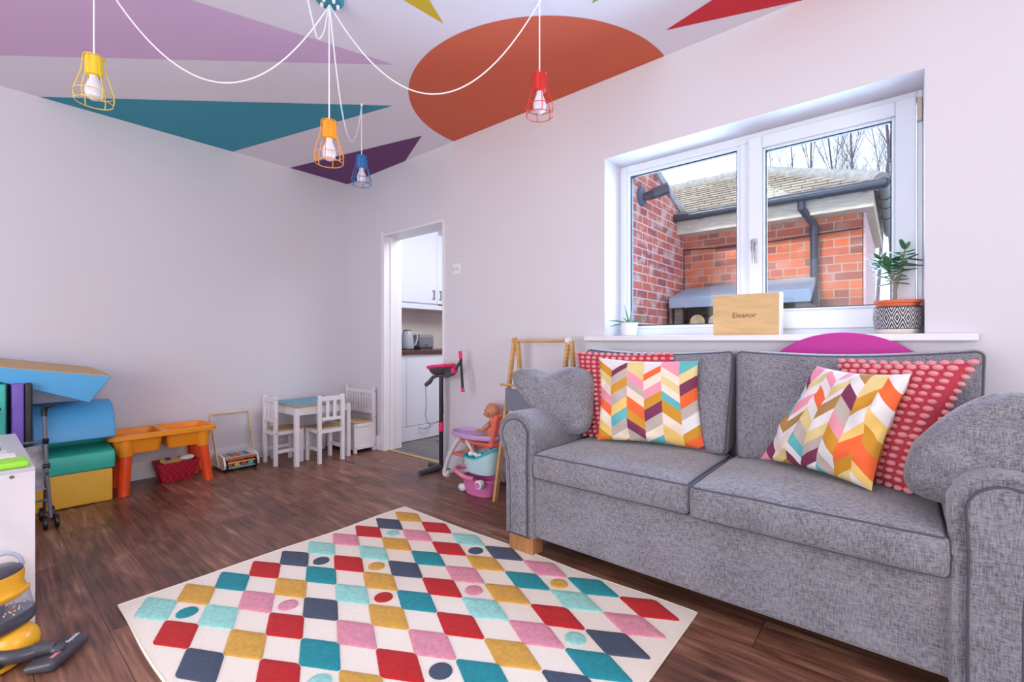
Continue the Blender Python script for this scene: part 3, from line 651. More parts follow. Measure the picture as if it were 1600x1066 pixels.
for lo, hi, fn in (((-1.325, 2.185, .49), (-.575, 2.345, .965), backfn(3)), ((-.555, 2.175, .49), (.215, 2.335, .972), backfn(8, .006))):
    mb = MB().rbox(lo, hi, .03, 22, fn); bcn = mb.build('back_cushion', M_sofa, sf, weld=True, ang=60)
    # piping runs round the front face
    lo_ = Vector(lo); hi_ = Vector(hi); c = (lo_ + hi_) / 2; h = (hi_ - lo_) / 2; r = .03; k = r * .7071; ix, iz = h.x - r, h.z - r; yy = -(h.y - r + k); loop = []
    cor = [(ix, iz, 0), (-ix, iz, 90), (-ix, -iz, 180), (ix, -iz, 270)]
    for ci, (cx_, cz_, a0) in enumerate(cor):
        for q in range(5): a = R(a0 + 90 * q / 4); loop.append(Vector((cx_ + k * math.cos(a), yy, cz_ + k * math.sin(a))))
        nx_ = cor[(ci + 1) % 4]; a = R(a0 + 90); p0 = loop[-1]; p1 = Vector((nx_[0] + k * math.cos(a), yy, nx_[1] + k * math.sin(a)))
        for q in range(1, 16): loop.append(p0.lerp(p1, q / 16))
    MB().tube([c + fn(p, h) for p in loop], .004, 6, closed=True).build('piping', M_pipe, bcn)
for x0, x1 in ((-1.44, -1.30), (.12, .26)):
    for y0, y1 in ((1.695, 1.78), (2.28, 2.36)): MB().box(x0, y0, 0, x1, y1, .092).build('foot', mat('oak foot', C(176, 122, 78), .5, var=(8, .15), stretch=(8, 1, 1)), sf, bevel=.004)
MD = MB().lathe([(.36, -.012), (.368, -.008), (.37, 0), (.368, .008), (.36, .012)], (-.19, 2.432, .668), 64, mx=rot('X', 90))
tag(MD.build('play_disc', M_magenta), 'round magenta disc wedged behind the sofa back below the window', 'toy')

# ------------------------------------------------------------------ scatter cushions
def pillow(name, mats, TL, TR, BL, BR, th, label, cat='cushion', group=None, pinch=.05, puff=2.4, rc_=0, wr=.004, seed=0, nu=44, nv=40, fn=None, bob=None):
    TL, TR, BL, BR = map(Vector, (TL, TR, BL, BR)); N = ((TR - BL).cross(TL - BR)); N.normalize()
    if N.y > 0: N = -N
    mb = MB(); W_ = (TR - TL).length
    def pt(u, v, sd):      # u,v in -1..1
        uu = u * (1 - pinch * (1 - v * v) * abs(u) ** 3); vv = v * (1 - pinch * (1 - u * u) * abs(v) ** 3)
        if rc_: uu, vv = uu * math.sqrt(1 - rc_ * vv ** 4 / 2), vv * math.sqrt(1 - rc_ * uu ** 4 / 2)
        a, b = (uu + 1) / 2, (vv + 1) / 2
        P_ = (BL * (1 - a) + BR * a) * (1 - b) + (TL * (1 - a) + TR * a) * b
        t = (max(0, 1 - abs(u) ** puff) * max(0, 1 - abs(v) ** puff)) ** .5
        e = 1 - abs(u) ** 6; g = 1 - abs(v) ** 6
        k = th / 2 * t + wr * noise.noise(Vector((u * 3 + seed, v * 3, sd * 3))) * 2 * min(1, t * 2) + wr * .8 * math.sin((u * 9 - v * 5) + seed) * (1 - t) * t * 2
        P_ = P_ + N * sd * k
        return fn(P_, u, v, sd) if fn else P_
    for sd in (1, -1):
        vs = []; uv = []
        for i in range(nu + 1):
            for j in range(nv + 1):
                u = math.sin(PI / 2 * (2 * i / nu - 1)) * .35 + (2 * i / nu - 1) * .65; v = math.sin(PI / 2 * (2 * j / nv - 1)) * .35 + (2 * j / nv - 1) * .65
                vs.append(pt(u, v, sd)); uv.append(((u + 1) / 2, (v + 1) / 2))
        fs = [(i * (nv + 1) + j, (i + 1) * (nv + 1) + j, (i + 1) * (nv + 1) + j + 1, i * (nv + 1) + j + 1) for i in range(nu) for j in range(nv)]
        if sd < 0: fs = [f[::-1] for f in fs]
        mb.add(vs, fs, 0, uv)
    if bob:
        nc, nr, ra, rb = bob
        for sd in (1, -1):
            for i in range(nc + 1):
                for j in range(nr + 1):
                    u = -1 + 2 * i / nc; v = -1 + 2 * (j + (.5 if False else 0)) / nr
                    if sd < 0 and (abs(u) > .99 or abs(v) > .99): continue
                    if sd < 0 and abs(u) < .8 and abs(v) < .8: continue
                    p = pt(u, v, sd); du = (pt(min(1, u + .02), v, sd) - pt(max(-1, u - .02), v, sd)).normalized(); dv = (pt(u, min(1, v + .02), sd) - pt(u, max(-1, v - .02), sd))
                    dv = (dv - du * dv.dot(du)).normalized(); nn = du.cross(dv)
                    mxx = Matrix((du, dv, nn)).transposed(); jt = random.uniform(.9, 1.1)
                    mb.ell(p + nn * .002, (ra * jt, rb * jt, .011), 10, 1, mxx)
    o = mb.build(name, mats, ang=80, weld=not bob and False)
    return tag(o, label, cat, group)
CC = {'w': C(232, 226, 226), 'c': C(240, 220, 202), 'g': C(190, 176, 166), 'y': C(238, 200, 116), 'l': C(226, 204, 140), 'o': C(208, 146, 40), 'r': C(242, 106, 52), 'p': C(234, 152, 170),
      'u': C(124, 50, 84), 't': C(96, 180, 184), 'b': C(176, 132, 76)}
def chevron(name, cols, A, base='w', slant=0):
    m = mat(name, (1, 1, 1, 1), .8, bump=(350, .25)); b = m.node_tree.nodes['Principled BSDF']; nc = len(cols)
    uvn = nd(m, 'ShaderNodeUVMap'); uvn.uv_map = 'UVMap'; s = nd(m, 'ShaderNodeSeparateXYZ'); lk(m, uvn.outputs[0], s.inputs[0])
    def mt(op, a, b_=None, c_=None):
        x = nd(m, 'ShaderNodeMath'); x.operation = op
        for i, q in enumerate((a, b_, c_)):
            if q is None: continue
            if isinstance(q, (int, float)): x.inputs[i].default_value = q
            else: lk(m, q, x.inputs[i])
        return x.outputs[0]
    uc_ = mt('MULTIPLY', s.outputs[0], nc); zig = mt('PINGPONG', uc_, 1.0); v = mt('SUBTRACT', 1.0, s.outputs[1])
    vv = mt('SUBTRACT', v, mt('MULTIPLY', zig, A)); vv = mt('MULTIPLY', mt('ADD', vv, A), 1 / (1 + A)); idx = mt('FLOOR', uc_)
    prev = None
    for k, lst in enumerate(cols):
        rp = nd(m, 'ShaderNodeValToRGB'); rp.color_ramp.interpolation = 'CONSTANT'; lk(m, vv, rp.inputs[0]); e = rp.color_ramp.elements
        e[0].position = 0; e[0].color = CC[lst[0][0]]; e[1].position = (lst[1][1] + A) / (1 + A); e[1].color = CC[lst[1][0]]
        for c_, p_ in lst[2:]: q = e.new(max(0, min(1, (p_ + A) / (1 + A)))); q.color = CC[c_]
        if prev is None: prev = rp.outputs[0]
        else:
            mx = nd(m, 'ShaderNodeMix'); mx.data_type = 'RGBA'; lk(m, mt('GREATER_THAN', idx, k - .5), mx.inputs[0]); lk(m, prev, mx.inputs[6]); lk(m, rp.outputs[0], mx.inputs[7]); prev = mx.outputs[2]
    lk(m, prev, b.inputs['Base Color']); return m
colsA = [[('w', 0), ('o', .02), ('l', .12), ('c', .23), ('p', .34), ('r', .46), ('c', .58), ('y', .72), ('o', .83), ('r', .9)],
         [('w', 0), ('u', .03), ('g', .11), ('o', .22), ('g', .33), ('y', .46), ('t', .58), ('g', .705), ('c', .82), ('o', .96)],
         [('l', 0), ('l', .02), ('p', .14), ('g', .26), ('c', .335), ('r', .45), ('o', .595), ('u', .71), ('g', .83), ('y', .96)],
         [('w', 0), ('r', .06), ('c', .145), ('p', .255), ('o', .365), ('u', .48), ('g', .61), ('c', .745), ('t', .87)],
         [('p', 0), ('c', .08), ('l', .185), ('c', .28), ('t', .37), ('o', .47), ('c', .615), ('y', .74), ('g', .93)],
         [('t', 0), ('l', .05), ('u', .17), ('r', .3), ('g', .44), ('w', .57), ('o', .72), ('r', .83), ('u', .95)]]
colsB = [[('p', -.2), ('u', .06), ('w', .14), ('t', .28), ('b', .42), ('w', .56), ('w', .66), ('u', .76), ('p', .88)],
         [('w', -.2), ('l', .02), ('w', .16), ('p', .28), ('w', .40), ('b', .46), ('w', .58), ('c', .7), ('l', .84), ('b', .95)],
         [('w', -.2), ('p', .02), ('w', .10), ('r', .20), ('w', .31), ('l', .42), ('g', .54), ('t', .67), ('w', .78), ('u', .86), ('o', .96)],
         [('p', -.2), ('w', .0), ('l', .08), ('w', .2), ('b', .26), ('w', .4), ('l', .52), ('g', .64), ('u', .76), ('w', .9)],
         [('b', -.2), ('w', .02), ('u', .14), ('g', .28), ('p', .42), ('o', .54), ('w', .68), ('g', .8), ('t', .92)],
         [('l', -.2), ('l', .0), ('o', .16), ('w', .32), ('y', .47), ('r', .56), ('o', .74), ('l', .88)],
         [('w', -.2), ('r', .05), ('w', .2), ('y', .34), ('o', .48), ('r', .62), ('y', .8), ('w', .9)]]
M_chA = chevron('chevron print fabric', colsA, .13); M_chB = chevron('chevron print fabric, paler', colsB, .13)
M_rose = mat('rose knit', C(178, 54, 70), .9); M_bob = mat('pink bobble yarn', C(228, 148, 152), .9, bump=(300, .5))
pillow('scatter_cushion', M_chA, (-1.180, 2.098, .914), (-.700, 2.145, .912), (-1.135, 2.00, .517), (-.665, 2.13, .515), .13, 'square multicoloured chevron cushion at the left seat, facing front', seed=2, wr=.007, pinch=.06)
pillow('scatter_cushion', [M_rose, M_bob], (-1.335, 2.14, .935), (-.835, 2.175, .94), (-1.245, 2.07, .517), (-.80, 2.19, .512), .12, 'pink bobble cushion behind the chevron cushion on the left seat', seed=5, bob=(14, 18, .0128, .0088))
pillow('scatter_cushion', M_chB, (-.245, 2.115, .905), (.028, 1.965, .895), (-.435, 2.085, .522), (-.07, 1.875, .520), .13, 'tilted multicoloured chevron cushion leaning on the right seat', seed=9, wr=.010, pinch=.08)
pillow('scatter_cushion', [M_rose, M_bob], (-.17, 2.165, .925), (.178, 2.06, .932), (-.26, 2.13, .52), (.02, 1.95, .520), .12, 'pink bobble cushion behind the tilted chevron cushion at right', seed=13, bob=(11, 18, .0138, .0088))
def sag_left(P_, u, v, sd):
    q = P_.copy(); k = max(0, -u) ** 1.2 * max(0, (1 - v) / 2); q.z += .15 * k; q.z -= .035 * math.exp(-((u + .05) / .3) ** 2) * max(0, v) ** 2; return q
pillow('arm_cushion', M_sofa, (-1.63, 1.93, .855), (-1.20, 2.11, .87), (-1.53, 1.86, .565), (-1.175, 2.02, .515), .19, 'plain grey cushion slumped over the left sofa arm', pinch=.0, puff=3.2, seed=21, rc_=.55, wr=.008, fn=sag_left)
def sag_right(P_, u, v, sd):
    q = P_.copy(); k = max(0, u + .1) ** 1.1 * max(0, (1 - v) / 2); q.z += .17 * k
    if u < 0: q.x += .07 * max(0, v) * (-u)
    q.z -= .012 * math.exp(-((u - .4) / .25) ** 2) * max(0, v)
    return q
pillow('arm_cushion', M_sofa, (.075, 1.90, .855), (.52, 1.97, .85), (-.02, 1.83, .525), (.46, 1.80, .535), .20, 'plain grey cushion slumped over the right sofa arm', pinch=.0, puff=3.2, seed=33, rc_=.55, wr=.012, fn=sag_right)

# ------------------------------------------------------------------ pendant lights
rose = thing('ceiling_rose', 'teal round ceiling rose that the white cords fan out from', 'ceiling rose', (-2.01, 1.10, 2.5))
MB().lathe([(.02, -.022), (.05, -.02), (.061, -.010), (.063, 0)], (-1.99, 1.08, H), 32).build('canopy', mat('teal metal', C(48, 140, 156), .4), rose)
for a in range(5): MB().lathe([(.006, -.02), (.008, 0)], (-1.99 + .036 * math.cos(a * 1.257), 1.08 + .036 * math.sin(a * 1.257), H - .018), 10).build('cord_grip', M_cord, rose)
def spl(pts, n=14):
    P_ = [Vector(p) for p in pts]; P_ = [P_[0] * 2 - P_[1]] + P_ + [P_[-1] * 2 - P_[-2]]; out = []
    for i in range(1, len(P_) - 2):
        for k in range(n):
            t = k / n; a, b, c, d = P_[i - 1:i + 3]
            out.append(.5 * ((2 * b) + (c - a) * t + (2 * a - 5 * b + 4 * c - d) * t * t + (3 * b - a - 3 * c + d) * t ** 3))
    return out + [P_[-2]]
MB().tube(spl([(-2.0, 1.08, 2.53), (-1.965, 1.04, 2.38), (-1.928, .993, 2.308), (-1.885, .95, 2.33), (-1.75, .82, 2.43), (-1.3, .4, 2.55)]), .0032, 6).build('cord', M_cord, rose)
def pendant(hook, ztop, sag, col, cname, label, tilt=0):
    hx, hy = hook; hgt = .187
    t = thing('pendant_light', label, 'pendant light', (hx, hy, ztop), group='caged pendants on white cords')
    mc = mat(cname + ' enamel', col, .35)
    q = MB()
    if sag:
        S = Vector((-2.0, 1.085, H - .022)); E_ = Vector((hx, hy, H - .012)); pts = []
        for k in range(41):
            s = k / 40; p = S.lerp(E_, s); p.z -= sag * 4 * s * (1 - s); pts.append(p)
        q.tube(pts, .0032, 6).tube([(hx, hy, H - .012), (hx, hy, ztop - .0)], .0032, 6).lathe([(.008, 0), (.008, .014)], (hx, hy, H - .015), 10)
    else: q.tube([(hx, hy, H - .035), (hx, hy, ztop)], .0032, 6)
    q.lathe([(.007, -.002), (.004, .014)], (hx, hy, ztop), 10); q.build('cord', M_cord, t)
    cy = MB().lathe([(.026, -.078), (.029, -.076), (.029, -.004), (.024, 0)], (hx, hy, ztop), 20); cy.build('socket', mc, t)
    cg = MB(); prof = [(.034, .0), (.036, -.03), (.040, -.065), (.052, -.105), (.063, -.145), (.064, -.165), (.060, -hgt)]
    for k in range(6):
        a = k * PI / 3 + .3; cg.tube([(hx + .027 * math.cos(a), hy + .027 * math.sin(a), ztop - .003)] + [(hx + r * math.cos(a), hy + r * math.sin(a), ztop + z) for r, z in prof], .0019, 6)
    for r, z in ((.063, -.15), (.060, -hgt), (.034, -.001)): cg.tube([(hx + r * math.cos(a), hy + r * math.sin(a), ztop + z) for a in [2 * PI * k / 32 for k in range(32)]], .0019, 6, closed=True)
    cg.build('cage', mc, t)
    MB().lathe([(.014, 0), (.016, -.02), (.028, -.05), (.031, -.07), (.026, -.09), (.012, -.102), (.001, -.104)], (hx, hy, ztop - .074), 20).build('bulb', M_bulb, t)
pendant((-2.536, .352), 2.166, .42, C(236, 200, 50), 'yellow', 'yellow wire cage pendant hanging highest and farthest left')
pendant((-1.985, 1.075), 1.995, 0, C(250, 158, 30), 'orange', 'orange wire cage pendant hanging straight below the ceiling rose')
pendant((-1.26, 1.697), 2.214, .415, C(212, 44, 38), 'red', 'red wire cage pendant in front of the terracotta circle')
pendant((-2.711, 1.694), 2.213, .41, C(50, 120, 190), 'blue', 'blue wire cage pendant below the aubergine ceiling shape')

# ------------------------------------------------------------------ window sill things
bx = thing('wooden_name_box', 'thin light wooden box reading Eleanor standing on the window sill', 'box', (-.59, 2.5, WZ0))
MB().box(-.739, 2.492, WZ0, -.440, 2.56, 1.232).build('box_body', M_boxwood, bx, bevel=.0015)
MB().box(-.440, 2.4915, WZ0 + .0005, -.4345, 2.5605, 1.233).build('side_edge', M_wpaint, bx)
text_mesh('Eleanor', .036, .0003, 'engraved_name', mat('burnt lettering', C(112, 58, 30), .7), bx, Matrix.Translation((-.592, 2.4915, 1.127)) @ Matrix.Rotation(R(90), 4, 'X'))
pt = thing('potted_succulent', 'leafy jade-like plant in black and white zigzag pot at right end of sill', 'potted plant', (-.01, 2.56, WZ0))
def pot_mat():
    m = mat('black white zigzag', C(30, 30, 36), .5); b = m.node_tree.nodes['Principled BSDF']
    t = nd(m, 'ShaderNodeTexCoord'); s = nd(m, 'ShaderNodeSeparateXYZ'); lk(m, t.outputs['Object'], s.inputs[0])
    def mt(op, a, b_=None):
        x = nd(m, 'ShaderNodeMath'); x.operation = op
        for i, q in enumerate((a, b_)):
            if q is None: continue
            if isinstance(q, (int, float)): x.inputs[i].default_value = q
            else: lk(m, q, x.inputs[i])
        return x.outputs[0]
    ang = mt('ARCTAN2', mt('SUBTRACT', s.outputs[1], 2.56), mt('SUBTRACT', s.outputs[0], -.01))
    zz = mt('MULTIPLY', mt('ABSOLUTE', mt('SUBTRACT', s.outputs[2], WZ0 + .066)), 1 / .042); zig = mt('PINGPONG', mt('MULTIPLY', ang, 14 / (2 * PI) * 1.0), .5)
    q = mt('FRACT', mt('MULTIPLY', mt('SUBTRACT', mt('MULTIPLY', zig, 2), zz), 2.2)); st = mt('LESS_THAN', q, .42)
    rp = nd(m, 'ShaderNodeMix'); rp.data_type = 'RGBA'; rp.inputs[6].default_value = C(34, 34, 42); rp.inputs[7].default_value = C(214, 210, 214)
    band = mt('LESS_THAN', mt('ABSOLUTE', mt('SUBTRACT', s.outputs[2], WZ0 + .066)), .044)
    lk(m, mt('MULTIPLY', st, band), rp.inputs[0]); lk(m, rp.outputs[2], b.inputs['Base Color']); return m
pc = (-.01, 2.56, WZ0)
MB().lathe([(.073, .020), (.078, .03), (.082, .07), (.079, .115), (.074, .115), (.070, .10)], pc, 40, cap=False).build('pot', pot_mat(), pt)
MB().lathe([(.066, 0), (.070, .003), (.073, .0205), (.05, .0206)], pc, 40).build('pot_foot', mat('cream ceramic', C(222, 214, 200), .5), pt)
MB().lathe([(.066, .09), (.074, .128), (.081, .130), (.083, .142), (.079, .142), (.072, .125), (.001, .124)], pc, 40).build('terracotta_liner', mat('orange plastic liner', C(226, 112, 72), .6), pt)
M_leaf = mat('jade leaf', C(70, 118, 78), .4, var=(30, .25)); M_stem = mat('jade stem', C(140, 128, 108), .7)
st = MB(); px_, py_, pz_ = pc[0] - .01, pc[1], pc[2] + .12
branches = [[(0, 0, 0), (.002, 0, .07), (-.005, 0, .13), (-.045, -.01, .20)], [(0, 0, .06), (.012, 0, .12), (.022, 0, .17), (.035, .01, .235)], [(-.005, 0, .12), (-.02, .01, .16), (-.01, .0, .20)]]
tips = []
for b_ in branches:
    pts = [Vector((px_ + a, py_ + b, pz_ + c)) for a, b, c in b_]; st.tube(spl(pts, 6), [.0085 * (1 - .6 * i / (len(spl(pts, 6)) - 1)) for i in range(len(spl(pts, 6)))], 8); tips.append(pts)
st.build('stem', M_stem, pt)
lf = MB(); rnd = random.Random(4)
for pts in tips:
    sp_ = spl(pts, 6)
    for k in range(len(sp_) // 2, len(sp_)):
        for s_ in range(2):
            a = k * 1.3 + s_ * PI; L = rnd.uniform(.046, .078) * (.75 if k > len(sp_) - 3 else 1); dz = rnd.uniform(-.25, .5)
            d = Vector((math.cos(a), math.sin(a) * .4, dz)).normalized(); c = sp_[k] + d * L * .55
            side = d.cross(Vector((0, 0, 1))).normalized(); nn = side.cross(d); lf.ell(c, (L * .52, L * .19, .003), 8, 0, Matrix((d, side, nn)).transposed())
lf.build('leaves', M_leaf, pt)
al = thing('potted_aloe', 'small spiky aloe in a white pot at left end of sill', 'potted plant', (-1.235, 2.56, WZ0))
ac = (-1.235, 2.56, WZ0)
MB().lathe([(.034, 0), (.038, .003), (.048, .072), (.050, .078), (.046, .078), (.043, .066), (.001, .066)], ac, 28).build('pot', M_white, al)
lf = MB()
for dx, dy, dz, L in [(-.8, -.2, .42, .15), (-.95, -.1, .25, .14), (-.25, 0, 1, .14), (.1, .1, .9, .10), (.8, .1, .62, .16), (.85, -.1, .5, .14), (.6, -.2, .3, .11), (-.5, .1, .7, .09)]:
    d = Vector((dx, dy, dz)).normalized(); p = Vector(ac) + Vector((0, 0, .066)); pts = []
    for k in range(9): s = k / 8; pts.append(p + d * L * s + Vector((0, 0, -.05 * s * s * (abs(dx)) * 1.1)))
    lf.tube(pts, [.0062 * (1 - (k / 8) ** 1.5) + .0006 for k in range(9)], 6)
lf.build('leaves', mat('aloe green', C(96, 138, 112), .45), al)

# ------------------------------------------------------------------ wooden easel
ea = thing('easel', 'beech A-frame children easel standing between the door wall and sofa', 'easel', (-1.7, 2.3, 0))
for x in (-1.93, -1.515):
    e = MB().bar((x, 2.135, .0), (x, 2.325, 1.0), .018, .034, (1, 0, 0)); e.build('leg', M_wood, ea, bevel=.004)
    e = MB().bar((x + .019, 2.455, .0), (x + .019, 2.335, 1.0), .018, .034, (1, 0, 0)); e.build('leg', M_wood, ea, bevel=.004)
    m = MB().lathe([(.021, -.011), (.023, -.009), (.023, .009), (.021, .011)], (x, 2.328, 1.0), 20, mx=rot('Y', 90)); m.build('top_disc', M_wood if x < -1.7 else M_white, ea)
MB().tube([(-1.93, 2.328, 1.0), (-1.515, 2.328, 1.0)], .010, 10).build('top_rail', M_wood, ea)
MB().tube([(-1.975, 2.24, .72), (-1.49, 2.24, .72)], .008, 10).build('lower_rail', M_wood, ea)
MB().box(-1.92, 2.222, .56, -1.525, 2.236, .70).build('board', mat('grey board', C(120, 122, 138), .6), ea)

# ------------------------------------------------------------------ toy keyboard and microphone stand
ms = thing('toy_drum_stand', 'black and pink toy drum pad stand with hanging microphone boom beside doorway', 'toy stand', (-2.70, 2.36, 0))
sx_, sy_ = -2.715, 2.385
ft = MB().tube([(sx_, sy_, .03), (sx_ - .02, sy_ - .06, .02), (sx_ - .03, sy_ - .13, .018), (-2.74, 2.20, .016)], [.022, .024, .021, .018], 12).tube([(sx_, sy_, .03), (sx_ - .08, sy_ + .02, .02), (sx_ - .16, sy_ + .02, .018)], [.022, .022, .019], 12)
ft.build('foot', M_dark, ms)
MB().tube([(sx_, sy_, .02), (sx_, sy_, .74)], .0165, 14).build('pole', M_black, ms)
MB().tube([(sx_, sy_, .305), (sx_, sy_, .375)], .0195, 14).build('clamp', M_hot, ms)
hdm = MB().rbox((sx_ - .075, sy_ - .06, .745), (sx_ + .085, sy_ + .05, .80), .02, fn=lambda p, h: Vector((p.x * (1 + .22 * p.z / h.z) * 1, p.y * (1 + .22 * p.z / h.z), p.z + p.x * .10)))
hdm.tube([(sx_, sy_, .72), (sx_, sy_, .76)], .021, 12); pad = hdm.build('drum_pad', M_dark, ms)
MB().rbox((sx_ - .09, sy_ - .075, .794), (sx_ + .105, sy_ + .06, .818), .008, fn=lambda p, h: Vector((p.x, p.y, p.z + p.x * .10))).build('pink_rim', M_hot, pad)
MB().rbox((sx_ - .07, sy_ - .055, .814), (sx_ + .08, sy_ + .042, .824), .004, fn=lambda p, h: Vector((p.x, p.y, p.z + p.x * .10))).build('pad_face', mat('pink white keys', C(236, 190, 208), .4, var=(50, .3)), pad)
MB().tube([(sx_ + .02, sy_ - .02, .735), (sx_ + .10, sy_ - .02, .735), (sx_ + .165, sy_ - .02, .755), (sx_ + .185, sy_ - .02, .79), (sx_ + .245, sy_ - .02, .86)], .012, 10).build('arm', M_dark, ms)
MB().lathe([(.022, -.018), (.022, .018)], (sx_ + .17, sy_ - .02, .78), 16, mx=rot('X', 90)).build('joint', M_hot, ms)
bm_ = MB().tube([(sx_ + .248, sy_ - .03, .885), (sx_ + .290, sy_ - .05, .65)], .0095, 10).build('boom', M_black, ms)
MB().tube([(sx_ + .241, sy_ - .028, .925), (sx_ + .249, sy_ - .03, .87)], .013, 10).build('end_cap', M_hot, bm_)
MB().tube([(sx_ + .288, sy_ - .049, .66), (sx_ + .293, sy_ - .05, .63)], .013, 10).build('end_cap', M_hot, bm_)
MB().tube([(sx_ - .01, sy_ - .01, .735), (sx_ - .06, sy_ - .03, .72), (sx_ - .085, sy_ - .04, .685), (sx_ - .12, sy_ - .055, .655)], [.012, .014, .018, .016], 12).build('microphone_holder', M_dark, ms)
MB().tube(spl([(sx_ - .12, sy_ - .055, .65), (sx_ - .118, sy_ - .05, .50), (sx_ - .125, sy_ - .05, .42), (sx_ - .10, sy_ - .04, .355), (sx_ - .03, sy_ - .02, .37), (sx_ + .022, sy_ - .005, .42), (sx_ + .024, sy_, .50), (sx_ + .019, sy_, .60)]), .0022, 6).build('wire', M_black, ms)

# ------------------------------------------------------------------ doll high chair, doll, tubs
hc = thing('doll_high_chair', 'white and coral doll high chair with lilac tray beside toy stand', 'doll chair', (-2.34, 2.37, 0))
M_hw = mat('white chair frame', C(228, 222, 226), .35)
for y in (2.29, 2.445):
    MB().tube(spl([(-2.40, y, .31), (-2.46, y, .25), (-2.535, y, .13), (-2.57, y, .03), (-2.53, y, .018)], 8), .017, 10).build('leg', M_hw, hc)
    MB().tube(spl([(-2.34, y, .30), (-2.27, y, .22), (-2.18, y, .10), (-2.13, y, .012)], 8), .013, 10).build('leg', M_hw, hc)
MB().box(-2.545, 2.29, .03, -2.53, 2.445, .05).build('stretcher', M_hw, hc)
sm = MB().rbox((-2.40, 2.29, .275), (-2.10, 2.445, .305), .013).rbox((-2.13, 2.30, .29), (-2.085, 2.44, .50), .02, fn=lambda p, h: Vector((p.x + p.z * .22, p.y, p.z)))
sm.build('seat', M_coral, hc)
MB().rbox((-2.50, 2.30, .17), (-2.39, 2.435, .19), .009).build('footrest', M_coral, hc)
tr = MB().lathe([(.17, 0), (.215, .004), (.222, .018), (.215, .036), (.205, .036), (.20, .018), (.001, .015)], (-2.31, 2.35, .318), 36, sc=(1, .50)); tr.build('tray', M_lpurple, hc)
dl = MB()
def limb(a, b, ra, rb): dl.tube([Vector(a).lerp(Vector(b), i / 4) for i in range(5)], [ra + (rb - ra) * i / 4 for i in range(5)], 12); dl.ell(a, (ra, ra, ra)); dl.ell(b, (rb, rb, rb))
DX_, DY_ = -2.17, 2.37
dl.ell((DX_, DY_, .385), (.045, .045, .062)); dl.ell((DX_ + .01, DY_, .335), (.048, .05, .035)); dl.ell((DX_ + .008, DY_, .425), (.034, .046, .03))
limb((DX_ + .008, DY_, .44), (DX_, DY_, .47), .022, .02)
hx_, hz_ = DX_ - .005, .512
dl.ell((hx_ + .010, DY_, hz_ + .010), (.056, .048, .050)); dl.ell((hx_ - .022, DY_, hz_ - .014), (.032, .038, .034)); dl.ell((hx_ - .053, DY_, hz_ - .008), (.009, .007, .007))
dl.ell((hx_ - .050, DY_, hz_ - .030), (.008, .013, .006)); dl.ell((hx_ - .044, DY_ - .022, hz_ - .02), (.012, .013, .013)); dl.ell((hx_ - .044, DY_ + .022, hz_ - .02), (.012, .013, .013))
for s in (-1, 1):
    dl.ell((hx_ + .008, DY_ + s * .048, hz_ - .004), (.010, .006, .014))
    limb((DX_ + .005, DY_ + s * .045, .425), (DX_ - .035, DY_ + s * .062, .385), .019, .016); limb((DX_ - .035, DY_ + s * .062, .385), (DX_ - .085, DY_ + s * .05, .372), .016, .012)
    dl.ell((DX_ - .098, DY_ + s * .048, .371), (.014, .011, .008))
    for f in range(4): limb((DX_ - .104, DY_ + s * (.040 + f * .0055), .371), (DX_ - .122 + .002 * abs(f - 1), DY_ + s * (.039 + f * .006), .367), .0034, .0028)
    limb((DX_ - .095, DY_ + s * .038, .372), (DX_ - .107, DY_ + s * .030, .37), .0034, .003)
    limb((DX_ - .01, DY_ + s * .026, .325), (DX_ - .13, DY_ + s * .04, .318), .026, .021); limb((DX_ - .13, DY_ + s * .04, .318), (DX_ - .20, DY_ + s * .04, .235), .020, .015)
    limb((DX_ - .20, DY_ + s * .04, .218), (DX_ - .235, DY_ + s * .042, .210), .015, .012)
    for f in range(5): dl.ell((DX_ - .249, DY_ + s * (.031 + f * .0055), .211), (.005, .0034, .0045), 8)
doll = thing('baby_doll', 'bald bare baby doll sitting in the doll high chair', 'doll', (DX_, DY_, .3))
dbody = dl.build('body', M_skin, doll, remesh=.0028)
ey = MB()
for s in (-1, 1): ey.ell((hx_ - .044, DY_ + s * .017, hz_ + .004), (.008, .0065, .0065), 10)
ey.build('eyes', mat('doll eyes', C(60, 52, 58), .15), dbody)
MB().ell((hx_ - .0565, DY_, hz_ - .030), (.003, .009, .004), 8).build('lips', mat('doll lips', C(176, 84, 82), .4), dbody)
